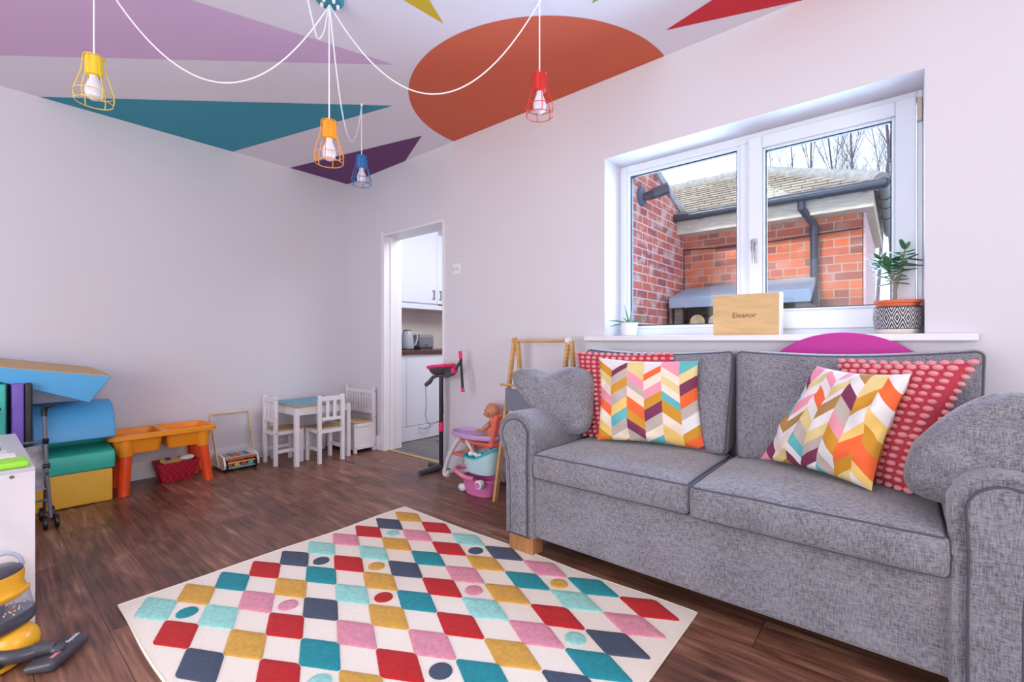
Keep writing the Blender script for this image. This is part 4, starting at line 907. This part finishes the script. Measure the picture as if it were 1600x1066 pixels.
# tubs
def tub(name, lab, cat, c, w_, d_, zb, zt, mo, mi_, rise=0, rz=0):
    t = thing(name, lab, cat, (c[0], c[1], zb)); q = MB(); h_ = zt - zb
    prof = [(.70, 0), (.78, .01), (.93, .55), (1, 1), (1.06, 1.0), (1.06, .95)]
    def ring_(f, zf, n=36): return [(c[0] + w_ / 2 * f * math.copysign(abs(math.cos(a)) ** .8, math.cos(a)), c[1] + d_ / 2 * f * math.copysign(abs(math.sin(a)) ** .8, math.sin(a)), zb + h_ * zf + rise * max(0, math.cos(a)) * zf) for a in [2 * PI * k / n for k in range(n)]]
    def shell(rr, mat_, nm, par, flip=False):
        n = 36; vs = [p for f, zf in rr for p in ring_(f, zf)]; fs = [(i * n + k, i * n + (k + 1) % n, (i + 1) * n + (k + 1) % n, (i + 1) * n + k) for i in range(len(rr) - 1) for k in range(n)]
        fs.append(tuple(reversed(range(n)))); m_ = MB().add(vs, fs); return m_.build(nm, mat_, par)
    shell([(.70, 0), (.80, .03), (.94, .55), (1.0, .94)], mo, 'outer_shell', t)
    ins = MB(); rr = [(1.0, .94), (1.07, .92), (1.08, 1.0), (.97, 1.0), (.90, .55), (.74, .10), (.01, .08)]; n = 36
    vs = [p for f, zf in rr for p in ring_(f, zf)]; ins.add(vs, [(i * n + k, i * n + (k + 1) % n, (i + 1) * n + (k + 1) % n, (i + 1) * n + k) for i in range(len(rr) - 1) for k in range(n)]); ins.build('basin', mi_, t)
    return t
tb = tub('doll_carry_seat', 'pink doll tub with padded rose rim, under the aqua tub', 'doll tub', (-2.105, 2.185), .27, .15, .0, .115, M_pinktub, M_pinktub)
MB().tube([(-2.105 + .175 * math.cos(a) - .02, 2.17 + .088 * math.sin(a), .125 + .02 * max(0, -math.cos(a))) for a in [PI * .45 + PI * 1.15 * k / 20 for k in range(21)]], .014, 10).build('padded_rim', M_pinkrim, tb)
MB().lathe([(.020, -.018), (.028, -.014), (.028, .014), (.020, .018)], (-2.005, 2.075, .105), 20, mx=rot('X', 90)).build('wheel', M_white, tb)
MB().lathe([(.018, 0), (.018, .004)], (-2.005, 2.057, .105), 20, mx=rot('X', 90)).build('wheel_cap', M_pinktub, tb)
MB().ell((-2.235, 2.15, .026), (.034, .022, .026)).build('white_foot', M_white, tb)
tt = tub('doll_bath', 'pale aqua doll bath with white tap stacked on the pink tub', 'doll bath', (-2.09, 2.185), .28, .155, .142, .25, M_tealw, M_teal_t, rise=.075)
MB().tube([(-2.15, 2.15, .262), (-2.11, 2.14, .268), (-2.07, 2.13, .258)], .011, 10).ell((-2.155, 2.15, .262), (.016, .02, .02)).ell((-2.045, 2.12, .275), (.012, .012, .01)).build('tap', M_white, tt)

# ------------------------------------------------------------------ children's table, chairs, bench
M_bolt = mat('bolt head', C(120, 116, 120), .4, .6)
kt = thing('childrens_table', 'small white childrens table with teal top between the small chairs', 'table', (-3.895, 1.94, 0))
tx0, tx1, ty0, ty1 = -4.13, -3.66, 1.70, 2.18
MB().box(tx0 - .008, ty0 - .008, .470, tx1 + .008, ty1 + .008, .484).build('tabletop', M_woodx, kt, bevel=.004)
MB().box(tx0, ty0, .4842, tx1, ty1, .4875).build('teal_surface', M_tealtop, kt, bevel=.001)
MB().box(tx0 + .03, ty0 + .006, .405, tx1 - .03, ty0 + .018, .47).box(tx0 + .03, ty1 - .018, .405, tx1 - .03, ty1 - .006, .47).box(tx0 + .006, ty0 + .03, .405, tx0 + .018, ty1 - .03, .47).box(tx1 - .018, ty0 + .03, .405, tx1 - .006, ty1 - .03, .47).build('apron', M_wpaint, kt)
for x in (tx0, tx1 - .034):
    for y in (ty0, ty1 - .034): MB().box(x, y, 0, x + .034, y + .034, .47).build('leg', M_wpaint, kt, bevel=.002)
def kchair(loc, rz, label):   # local: back at y=0, seat towards +y, width .23
    t = thing('childrens_chair', label, 'chair', loc, rz, 'small white childrens chairs', local=True)
    W2_, D = .115, .235
    for x in (-W2_, W2_ - .028):
        MB().box(x, 0, 0, x + .028, .028, .555).build('back_leg', M_wpaint, t, bevel=.002)
        MB().box(x, D - .028, 0, x + .028, D, .275).build('front_leg', M_wpaint, t, bevel=.002)
    MB().box(-W2_ - .003, .022, .275, W2_ + .003, D + .008, .286).build('seat', M_woodx, t, bevel=.003)
    MB().box(-W2_ + .028, .004, .245, W2_ - .028, .018, .275).box(-W2_ + .028, D - .018, .245, W2_ - .028, D - .004, .275).box(-W2_ + .004, .028, .245, -W2_ + .018, D - .028, .275).box(W2_ - .018, .028, .245, W2_ - .004, D - .028, .275).build('seat_rail', M_wpaint, t)
    MB().box(-W2_ + .006, .028, .10, -W2_ + .020, D - .028, .125).build('stretcher', M_wpaint, t); MB().box(W2_ - .020, .028, .10, W2_ - .006, D - .028, .125).build('stretcher', M_wpaint, t)
    MB().box(-W2_ + .028, .005, .508, W2_ - .028, .023, .545).build('back_rail', M_wpaint, t, bevel=.002); MB().box(-W2_ + .028, .005, .345, W2_ - .028, .023, .372).build('back_rail', M_wpaint, t, bevel=.002)
    for x in (-.045, .018): MB().box(x, .009, .372, x + .027, .019, .508).build('back_slat', M_wpaint, t)
    b_ = MB()
    for x in (-W2_ - .0015, W2_ - .0005):
        for z in (.53, .26): b_.lathe([(.005, 0), (.005, .002)], (x, .014, z), 10, mx=rot('Y', 90))
    b_.build('bolts', M_bolt, t)
    return t
kchair((-3.915, 1.60, 0), 0, 'small white chair tucked under left side of the teal table')
c2 = copy_tree(bpy.data.objects['childrens_chair']); c2.location = (-3.60, 1.975, 0); c2.rotation_euler = (0, 0, R(90)); c2['label'] = 'small white chair in front of the teal table, backrest towards the room'
be = thing('storage_bench', 'white childrens storage bench with slatted back in the corner', 'bench', (-3.93, 2.35, 0))
bx0, bx1, by0, by1 = -4.17, -3.69, 2.235, 2.452
MB().box(bx0 + .02, by0 + .008, .03, bx1 - .008, by1 - .01, .262).build('box', M_wpaint, be)
MB().box(bx0, by0 - .004, .262, bx1 + .002, by1 - .028, .276).build('seat_lid', M_woodx, be, bevel=.003)
for x in (bx0, bx1 - .028):
    MB().box(x, by1 - .026, 0, x + .028, by1, .572).build('post', M_wpaint, be, bevel=.002)
    MB().box(x, by0, 0, x + .028, by0 + .026, .262).build('leg', M_wpaint, be, bevel=.002)
MB().box(bx1 - .006, by0 + .026, .035, bx1, by1 - .026, .06).box(bx1 - .006, by0 + .026, .235, bx1, by1 - .026, .262).box(bx0 + .028, by0 + .001, .235, bx1 - .028, by0 + .008, .262).box(bx0 + .028, by0 + .001, .03, bx1 - .028, by0 + .008, .06).build('panel_rail', M_wpaint, be)
MB().box(bx0 + .028, by1 - .022, .515, bx1 - .028, by1 - .004, .552).build('back_rail', M_wpaint, be, bevel=.002); MB().box(bx0 + .028, by1 - .022, .33, bx1 - .028, by1 - .004, .365).build('back_rail', M_wpaint, be, bevel=.002)
nsl = 9
for i in range(nsl):
    x = bx0 + .05 + i * (bx1 - bx0 - .1 - .024) / (nsl - 1); MB().box(x, by1 - .017, .365, x + .024, by1 - .008, .515).build('back_slat', M_wpaint, be)
b_ = MB()
for z in (.54, .30, .05): b_.lathe([(.005, 0), (.005, .002)], (bx1 - .0005, by1 - .013, z), 10, mx=rot('Y', 90))
for z in (.24, .05): b_.lathe([(.005, 0), (.005, .002)], (bx1 - .0005, by0 + .013, z), 10, mx=rot('Y', 90))
b_.build('bolts', M_bolt, be)

# ------------------------------------------------------------------ push-along walker
bw = thing('push_walker', 'wooden baby push walker against the skirting beside the orange table', 'baby walker', (-4.03, 1.40, 0))
side = [(-3.90, .03), (-3.895, .06), (-3.93, .115), (-4.0, .125), (-4.13, .115), (-4.17, .07), (-4.16, .02), (-3.92, .02)]
for y in (1.275, 1.512): MB().prism(side, y, y + .015, 'xz').build('side_panel', M_white, bw, bevel=.003)
M_bits = [M_pale, mat('toy red', C(206, 84, 72), .5), mat('toy aqua', C(110, 196, 206), .5), mat('toy yellow', C(236, 194, 96), .5), mat('toy blue', C(86, 130, 180), .5), mat('toy green', C(150, 190, 130), .5)]
q = MB(); q.box(-4.13, 1.29, .085, -3.93, 1.512, .097, 0).box(-4.13, 1.29, .03, -3.93, 1.512, .038, 0); q.build('deck', M_pale, bw)
q = MB()
q.box(-3.93, 1.292, .088, -3.905, 1.51, .1, 1).box(-3.915, 1.292, .066, -3.90, 1.51, .074, 3).box(-3.915, 1.292, .026, -3.90, 1.51, .034, 2)
for i, (yy, c_) in enumerate([(1.32, 1), (1.37, 3), (1.42, 1), (1.47, 2)]): q.rbox((-3.93, yy - .018, .037), (-3.91, yy + .018, .062), .006, mi=c_)
for i, (yy, c_) in enumerate([(1.33, 5), (1.37, 4), (1.41, 1), (1.45, 2), (1.48, 4)]): q.box(-4.10, yy - .012, .098, -4.0, yy + .012, .102, c_)
q.build('coloured_beads', M_bits, bw)
for y in (1.296, 1.500):
    for x in (-3.925, -4.12): MB().lathe([(.040, -.006), (.042, -.004), (.042, .004), (.040, .006)], (x, y + (-.035 if False else 0), .042), 20, mx=rot('X', 90)).build('wheel', M_black, bw)
hl = MB(); hl.bar((-4.00, 1.268, .03), (-4.16, 1.262, .43), .022, .012, (1, 0, 0)).bar((-4.00, 1.534, .03), (-4.16, 1.540, .43), .022, .012, (1, 0, 0)).tube([(-4.158, 1.262, .42), (-4.158, 1.54, .42)], .010, 10)
hl.build('push_handle', M_pale, bw, bevel=.002)

# ------------------------------------------------------------------ orange water table and basket
wtb = thing('water_play_table', 'orange plastic water play table with red legs along left wall', 'play table', (-3.97, .92, 0))
x0, x1, y0, y1 = -4.17, -3.815, .60, 1.21
def rrect(x0, y0, x1, y1, r, n=5): return [(cx_ + r * math.cos(R(a0 + 90 * k / n)), cy_ + r * math.sin(R(a0 + 90 * k / n))) for cx_, cy_, a0 in ((x1 - r, y1 - r, 0), (x0 + r, y1 - r, 90), (x0 + r, y0 + r, 180), (x1 - r, y0 + r, 270)) for k in range(n + 1)]
def stack(mb, rings, mi=0):
    n = len(rings[0][0]); vs = [(x, y, z) for rg, z in rings for x, y in rg]
    mb.add(vs, [(i * n + k, i * n + (k + 1) % n, (i + 1) * n + (k + 1) % n, (i + 1) * n + k) for i in range(len(rings) - 1) for k in range(n)] + [tuple(reversed(range(n))), tuple((len(rings) - 1) * n + k for k in range(n))], mi)
ym = (y0 + y1) / 2 - .005
for (a, b) in ((y0 + .02, ym), (ym, y1 - .02)):
    q = MB(); stack(q, [(rrect(x0 + .045, a + .025, x1 - .045, b - .022, .03), .262), (rrect(x0 + .03, a + .012, x1 - .03, b - .012, .035), .335), (rrect(x0 + .026, a + .01, x1 - .026, b - .008, .035), .382),
                        (rrect(x0 + .034, a + .018, x1 - .034, b - .014, .032), .384), (rrect(x0 + .05, a + .03, x1 - .05, b - .028, .03), .29)]); q.build('basin', M_orange, wtb)
q = MB(); stack(q, [(rrect(x0 + .028, y0 + .028, x1 - .028, y1 - .028, .03), .362), (rrect(x0, y0, x1, y1, .05), .358), (rrect(x0, y0, x1, y1, .05), .385), (rrect(x0 + .008, y0 + .008, x1 - .008, y1 - .008, .045), .390), (rrect(x0 + .03, y0 + .03, x1 - .03, y1 - .03, .03), .389), (rrect(x0 + .033, y0 + .033, x1 - .033, y1 - .033, .03), .365)])
q.f = q.f[:-2]; q.m = q.m[:-2]
q.box(x0 + .03, ym - .016, .375, x1 - .03, ym + .016, .389); q.build('rim', M_orange, wtb)
for sx2, sy2 in ((0, 0), (0, 1), (1, 0), (1, 1)):
    lx = x1 - .05 if sx2 else x0 + .05; ly = y1 - .085 if sy2 else y0 + .09; ox = .012 if sx2 else -.0; oy = .03 if sy2 else -.012
    MB().tube([(lx, ly, .355), (lx, ly, .25)], [.042, .038], 16).build('leg_socket', M_orange, wtb)
    MB().tube([(lx, ly, .26), (lx + ox, ly + oy * .5, .13), (lx + ox * 1.3, ly + oy, .012), (lx + ox * 1.3, ly + oy, .0)], [.034, .032, .030, .033], 16).build('leg', M_oleg, wtb)
MB().lathe([(.008, 0), (.01, .006)], (x1 - .06, .83, .256), 10).lathe([(.008, 0), (.01, .006)], (x1 - .06, 1.02, .256), 10).build('drain_plug', mat('yellow plug', C(250, 200, 60), .4), wtb)
bk = thing('toy_basket', 'small red woven basket of toys under the orange table', 'basket', (-4.0, 1.0, 0))
q = MB(); B0, B1 = (-4.065, .905, -3.955, 1.095), (-4.09, .875, -3.92, 1.125)
stack(q, [(rrect(*[B0[0], B0[1], B0[2], B0[3]], .012), .002), (rrect(B1[0], B1[1], B1[2], B1[3], .014), .13), (rrect(B1[0] - .003, B1[1] - .003, B1[2] + .003, B1[3] + .003, .014), .142), (rrect(B1[0] + .008, B1[1] + .008, B1[2] - .008, B1[3] - .008, .012), .142), (rrect(B0[0] + .006, B0[1] + .006, B0[2] - .006, B0[3] - .006, .01), .02)])
M_weave = mat('red woven strap', C(190, 32, 58), .6); bnode = M_weave.node_tree.nodes['Principled BSDF']; tcw = nd(M_weave, 'ShaderNodeTexCoord'); ck = nd(M_weave, 'ShaderNodeTexChecker'); ck.inputs['Scale'].default_value = 55; lk(M_weave, tcw.outputs['Object'], ck.inputs[0])
ck.inputs[1].default_value = C(196, 34, 62); ck.inputs[2].default_value = C(160, 22, 48); lk(M_weave, ck.outputs[0], bnode.inputs['Base Color'])
q.build('woven_body', M_weave, bk)
tag(MB().ell((-4.02, .955, .14), (.024, .024, .024)).build('toy_ball', M_purpleball), 'small purple ball poking out of the red basket', 'ball')
tag(MB().lathe([(.02, 0), (.06, .006), (.066, .010), (.05, .009), (.01, .004)], (-3.985, .965, .139), 24, mx=rot('Y', 12)).build('toy_plate', mat('cream plate', C(236, 206, 130), .4)), 'yellow and cream toy plate lying on the left of the red basket', 'plate')
tag(MB().ell((-4.0, 1.065, .150), (.035, .045, .022), 16).build('toy_bowl', mat('cream bowl', C(238, 232, 224), .4)), 'upturned cream toy bowl at the right of the red basket', 'bowl')

# ------------------------------------------------------------------ soft play blocks
def soft(name, mb, m, label, cat='foam block', ang=30): return tag(mb.build(name, m, ang=ang, weld=True), label, cat)
def puffn(a):
    def f(p, h): return Vector((p.x * (1 + a * .15 * (1 - (p.z / h.z) ** 2)), p.y, p.z + .004 * math.sin(p.y * 9)))
    return f
soft('foam_block', MB().rbox((-4.185, -.12, .001), (-3.795, .615, .205), .008, fn=puffn(.1)), M_fyel, 'yellow vinyl foam block on the floor under the turquoise block')
q = MB(); st_ = [(-4.185, .207), (-3.785, .207), (-3.775, .27), (-3.785, .315), (-4.0, .345), (-4.02, .395), (-4.185, .395)]
q.prism(st_, -.12, .625, 'xz'); o = q.build('foam_step', M_fteal, bevel=.008, flat=False); tag(o, 'turquoise stepped foam block on top of the yellow block', 'foam block')
q = MB(); arc = [(-3.985 + .195 * math.cos(a), .397 + .225 * math.sin(a)) for a in [PI * k / 20 for k in range(21)]]
q.prism(arc, .262, .63, 'xz'); o = q.build('foam_half_roll', M_fblue, bevel=.008); tag(o, 'blue half round foam roll below the tilted wedge', 'foam block')
# folded mat parts
ma = thing('folded_play_mat', 'folded turquoise, purple and black play mat standing left of blue roll', 'play mat', (-3.9, .14, .4))
for nm, ya, yb, m_ in (('turquoise_panel', .02, .158, M_fteal), ('purple_panel', .178, .226, M_fpur), ('black_edge', .228, .258, M_fblack)):
    MB().rbox((-4.12, ya, .398), (-3.70, yb, .765), .008).build(nm, m_, ma, weld=True)
# tilted wedge: thick end right
wd = thing('foam_wedge', 'long blue foam wedge with tan top tilted on the pile', 'foam block', (-3.95, .2, .62))
A = {'TLf': (-3.78, -.12, .90), 'TRf': (-3.72, .60, .782), 'BRf': (-3.74, .50, .628), 'BLf': (-3.78, -.12, .882)}
off = Vector((-.36, 0, .0)); F = [Vector(A[k]) for k in ('BLf', 'BRf', 'TRf', 'TLf')]; Bk = [f + off + Vector((0, -.05 if i in (1, 2) else 0, .045 if i > 1 else .03)) for i, f in enumerate(F)]
q = MB(); q.add(F + Bk, [(0, 1, 2, 3), (7, 6, 5, 4), (0, 4, 5, 1), (1, 5, 6, 2), (3, 7, 4, 0)]); q.build('blue_cover', M_fblue, wd, bevel=.004)
q = MB(); up = Vector((0, 0, .002)); q.add([F[3] + up, F[2] + up, Bk[2] + up, Bk[3] + up, F[3] - up, F[2] - up, Bk[2] - up, Bk[3] - up], [(0, 1, 2, 3), (7, 6, 5, 4), (0, 4, 5, 1), (1, 5, 6, 2), (2, 6, 7, 3), (3, 7, 4, 0)]); q.build('tan_face', M_ftan, wd)

# ------------------------------------------------------------------ toy pushchair
ps = thing('toy_pushchair', 'grey folding dolls pushchair beside the yellow foam block', 'toy pushchair', (-3.47, .25, 0))
M_tub = mat('grey tube', C(112, 110, 120), .35, .3)
for y, dx in ((.30, 0), (.10, 0)):
    MB().tube([(-3.66, y, .60), (-3.62, y, .50), (-3.54, y + .0, .28), (-3.47, y + .01, .055)], .009, 10).build('frame_tube', M_tub, ps)
    MB().tube([(-3.52, y, .30), (-3.60, y, .18), (-3.66, y, .05)], .008, 10).build('rear_tube', M_tub, ps)
    MB().tube([(-3.655, y, .58), (-3.662, y, .615), (-3.655, y + .008, .635), (-3.635, y + .03, .640)], [.013, .015, .014, .012], 10).build('handle_grip', M_black, ps)
    for x in (-3.465, -3.655):
        for d_ in (-.022, .022):
            MB().lathe([(.030, -.009), (.036, -.006), (.036, .006), (.030, .009)], (x, y + d_ + .01, .037), 20, mx=rot('X', 90)).build('wheel', M_black, ps)
    MB().lathe([(.014, -.014), (.014, .014)], (-3.555, y, .32), 12, mx=rot('X', 90)).tube([(-3.60, y, .44), (-3.59, y, .46)], .014, 10).build('joint', M_black, ps)
MB().tube([(-3.50, .10, .15), (-3.50, .31, .15)], .006, 8).tube([(-3.60, .10, .45), (-3.60, .30, .45)], .006, 8).tube([(-3.655, .09, .045), (-3.655, .33, .045)], .005, 8).build('cross_bar', M_tub, ps)
q = MB(); prof_ = [(-3.62, .43), (-3.585, .33), (-3.56, .25), (-3.50, .21), (-3.44, .22)]; vs = []
for (x, z) in prof_:
    for k in range(7): y = .11 + .18 * k / 6; vs.append((x - .02 * math.sin(PI * k / 6), y, z - .012 * math.sin(PI * k / 6)))
q.add(vs, [(i * 7 + k, i * 7 + k + 1, (i + 1) * 7 + k + 1, (i + 1) * 7 + k) for i in range(4) for k in range(6)]); o = q.build('fabric_seat', mat('grey patterned fabric', C(160, 156, 158), .8, var=(16, .35)), ps)
o.modifiers.new('s', 'SOLIDIFY').thickness = .005
MB().ell((-3.50, .18, .14), (.035, .05, .03)).build('red_toy', M_hot, ps) if False else None

# ------------------------------------------------------------------ white toy unit at the left edge
un = thing('toy_storage_unit', 'low white storage unit with teal inset top at left edge', 'storage unit', (-2.72, -.2, 0))
ux0, ux1, uy0, uy1, uz = -3.17, -2.275, -.75, .165, .568
MB().box(ux0, uy0, .0, ux1, uy1, uz - .012).build('body', mat('white laminate', C(236, 226, 228), .45), un, bevel=.002)
tp = MB(); ring_poly = [(ux0, uy0, ux1, uy1)]
tp.box(ux0, uy0, uz - .012, ux0 + .05, uy1, uz).box(ux1 - .16, uy0, uz - .012, ux1, uy1, uz).box(ux0 + .05, uy1 - .06, uz - .012, ux1 - .16, uy1, uz).box(ux0 + .05, uy0, uz - .012, ux1 - .16, uy0 + .06, uz); tp.build('top_frame', mat('grey white laminate', C(206, 204, 204), .35), un, bevel=.001)
MB().box(ux0 + .05, uy0 + .06, uz - .012, ux1 - .16, uy1 - .06, uz - .003).build('inset_board', M_glasstop, un)
MB().lathe([(.006, 0), (.006, .003)], (ux1 - .0005, .11, .545), 10, mx=rot('Y', 90)).build('cam_bolt', M_bolt, un)
tag(MB().rbox((-2.405, -.06, .5685), (-2.29, .152, .590), .008).build('lime_case', M_lime), 'lime green plastic case at the near corner of the white unit', 'case')
tag(MB().box(-2.50, -.08, .5685, -2.415, .128, .590).build('picture_book', M_paper, bevel=.002), 'thick white book beside the lime case on the white unit', 'book')
tag(MB().box(-2.64, -.08, .5685, -2.53, .115, .580).build('picture_book', mat('off white card', C(226, 216, 200), .7), bevel=.001), 'thin cream card book farther back on the white unit', 'book')
pcl = MB().tube([(-2.70, -.05, .573), (-2.70, .06, .573)], .004, 6); tag(pcl.build('pencil', M_wood), 'wooden pencil lying behind the books on the white unit', 'pencil')

# ------------------------------------------------------------------ toy vacuum cleaner
vc = thing('toy_vacuum', 'yellow and grey toy ball vacuum cleaner in front of white unit', 'toy vacuum', (-2.13, .1, 0))
bcx, bcy = -2.150, .075
tl = Matrix.Rotation(R(-7), 3, 'Y') @ Matrix.Rotation(R(8), 3, 'X')
def L2(prof, nm, m, par, z=0, n=36, cap=True): return MB().lathe(prof, (bcx, bcy, z), n, mx=tl, cap=cap).build(nm, m, par)
cup = L2([(.070, .0), (.084, .010), (.090, .022), (.089, .042), (.084, .046)], 'bin_base', M_dark, vc, .095)
def clear_mat():
    m = bpy.data.materials.new('clear plastic'); m.use_nodes = True; m.node_tree.nodes.clear(); o = nd(m, 'ShaderNodeOutputMaterial'); t = nd(m, 'ShaderNodeBsdfTransparent'); g_ = nd(m, 'ShaderNodeBsdfPrincipled'); g_.inputs['Roughness'].default_value = .08; g_.inputs['Base Color'].default_value = C(190, 190, 205)
    mx = nd(m, 'ShaderNodeMixShader'); fr_ = nd(m, 'ShaderNodeLayerWeight'); fr_.inputs[0].default_value = .4; ad = nd(m, 'ShaderNodeMath'); ad.operation = 'MULTIPLY_ADD'; ad.inputs[1].default_value = .6; ad.inputs[2].default_value = .1
    lk(m, fr_.outputs['Facing'], ad.inputs[0]); lk(m, ad.outputs[0], mx.inputs[0]); lk(m, t.outputs[0], mx.inputs[1]); lk(m, g_.outputs[0], mx.inputs[2]); lk(m, mx.outputs[0], o.inputs[0]); return m
M_clear = clear_mat()
L2([(.086, .044), (.083, .105)], 'clear_bin', M_clear, vc, .095, cap=False)
L2([(.022, .044), (.026, .08), (.020, .096), (.008, .10)], 'cyclone', M_dark, vc, .095)
bd_ = MB(); rnd = random.Random(2); bmats = [mat('bead ' + n_, c_, .4) for n_, c_ in (('white', C(240, 240, 240)), ('red', C(220, 50, 70)), ('yellow', C(240, 210, 70)), ('green', C(70, 150, 130)))]
for k in range(90):
    a = rnd.uniform(0, 2 * PI); r = rnd.uniform(.035, .078); v = tl @ Vector((r * math.cos(a), r * math.sin(a), .049 + rnd.uniform(0, .006))); bd_.ell(v + Vector((bcx, bcy, .095)), (.0028,) * 3, 6, rnd.randrange(4))
o = bd_.build('beads', bmats, vc); o['kind'] = 'stuff'
L2([(.070, .090), (.084, .100), (.087, .108), (.079, .114), (.076, .132), (.080, .146), (.083, .164), (.078, .168)], 'yellow_collar', M_yel, vc, .095)
L2([(.080, .167), (.082, .175), (.064, .190), (.01, .196)], 'lid', M_dark, vc, .095)
MB().tube([(bcx - .03, bcy + .004 + .050 * math.cos(a), .268 + .006 * math.cos(a) +   .056 * math.sin(a)) for a in [PI - PI * k / 14 for k in range(15)]], .006, 8).build('carry_handle', mat('smoky clear plastic', C(186, 186, 200), .1), vc)
MB().ell((-2.118, .110, .060), (.057, .057, .057), 24).build('ball', M_yel, vc)
MB().tube(spl([(-2.16, .02, .10), (-2.10, .05, .06), (-2.055, .10, .045), (-2.045, .17, .04)], 6), [.02] * 18 + [.018], 12).tube([(-2.16, .05, .05), (-2.10, .03, .035), (-2.05, .07, .03)], .022, 12).build('neck', M_dark, vc)
MB().lathe([(.07, .0), (.08, .006), (.08, .018), (.06, .024)], (-2.13, .05, 0), 30).build('yellow_base', M_yel, vc)
# floor head
hdir = Vector((-.765, .64, 0)).normalized(); hx2 = Matrix((hdir, Vector((0, 0, 1)).cross(hdir), Vector((0, 0, 1)))).transposed()
hcn = Vector((-2.035, .196, .0))
q = MB(); q.rbox((-.078, -.042, .002), (.078, .042, .034), .012, fn=lambda p, h: Vector((p.x, p.y, p.z * (1 + .0 * p.x) - (.008 if p.z > 0 and p.y > 0 else 0))))
q.v = [tuple(hx2 @ Vector(v) + hcn) for v in q.v]; hd_ = q.build('floor_head', M_dark, vc, weld=True)
MB().tube([(-2.05, .145, .045), (-2.025, .19, .042)], [.02, .016], 12).ell((-2.02, .195, .038), (.02, .02, .014)).build('swivel', M_dark, hd_)
mw = Matrix.Translation(hcn + hx2 @ Vector((.046, -.010, .0345))) @ hx2.to_4x4()
text_mesh('dyson', .021, .0003, 'logo', M_white, hd_, mw @ Matrix.Rotation(R(0), 4, 'Z'), bold=True)
q = MB().rbox((-.052, -.026, .0335), (-.022, -.014, .0352), .0008); q.v = [tuple(hx2 @ Vector(v) + hcn) for v in q.v]; q.build('pink_button', mat('pink button', C(226, 130, 140), .4), hd_)
MB().tube(spl([(-2.20, .06, .33), (-2.215, .0, .43), (-2.21, -.05, .54)], 6), .011, 10).tube(spl([(-2.215, -.05, .53), (-2.185, .025, .545), (-2.175, .035, .59), (-2.19, .005, .625), (-2.22, -.04, .62)], 6), .014, 10).build('handle', M_dark, vc)
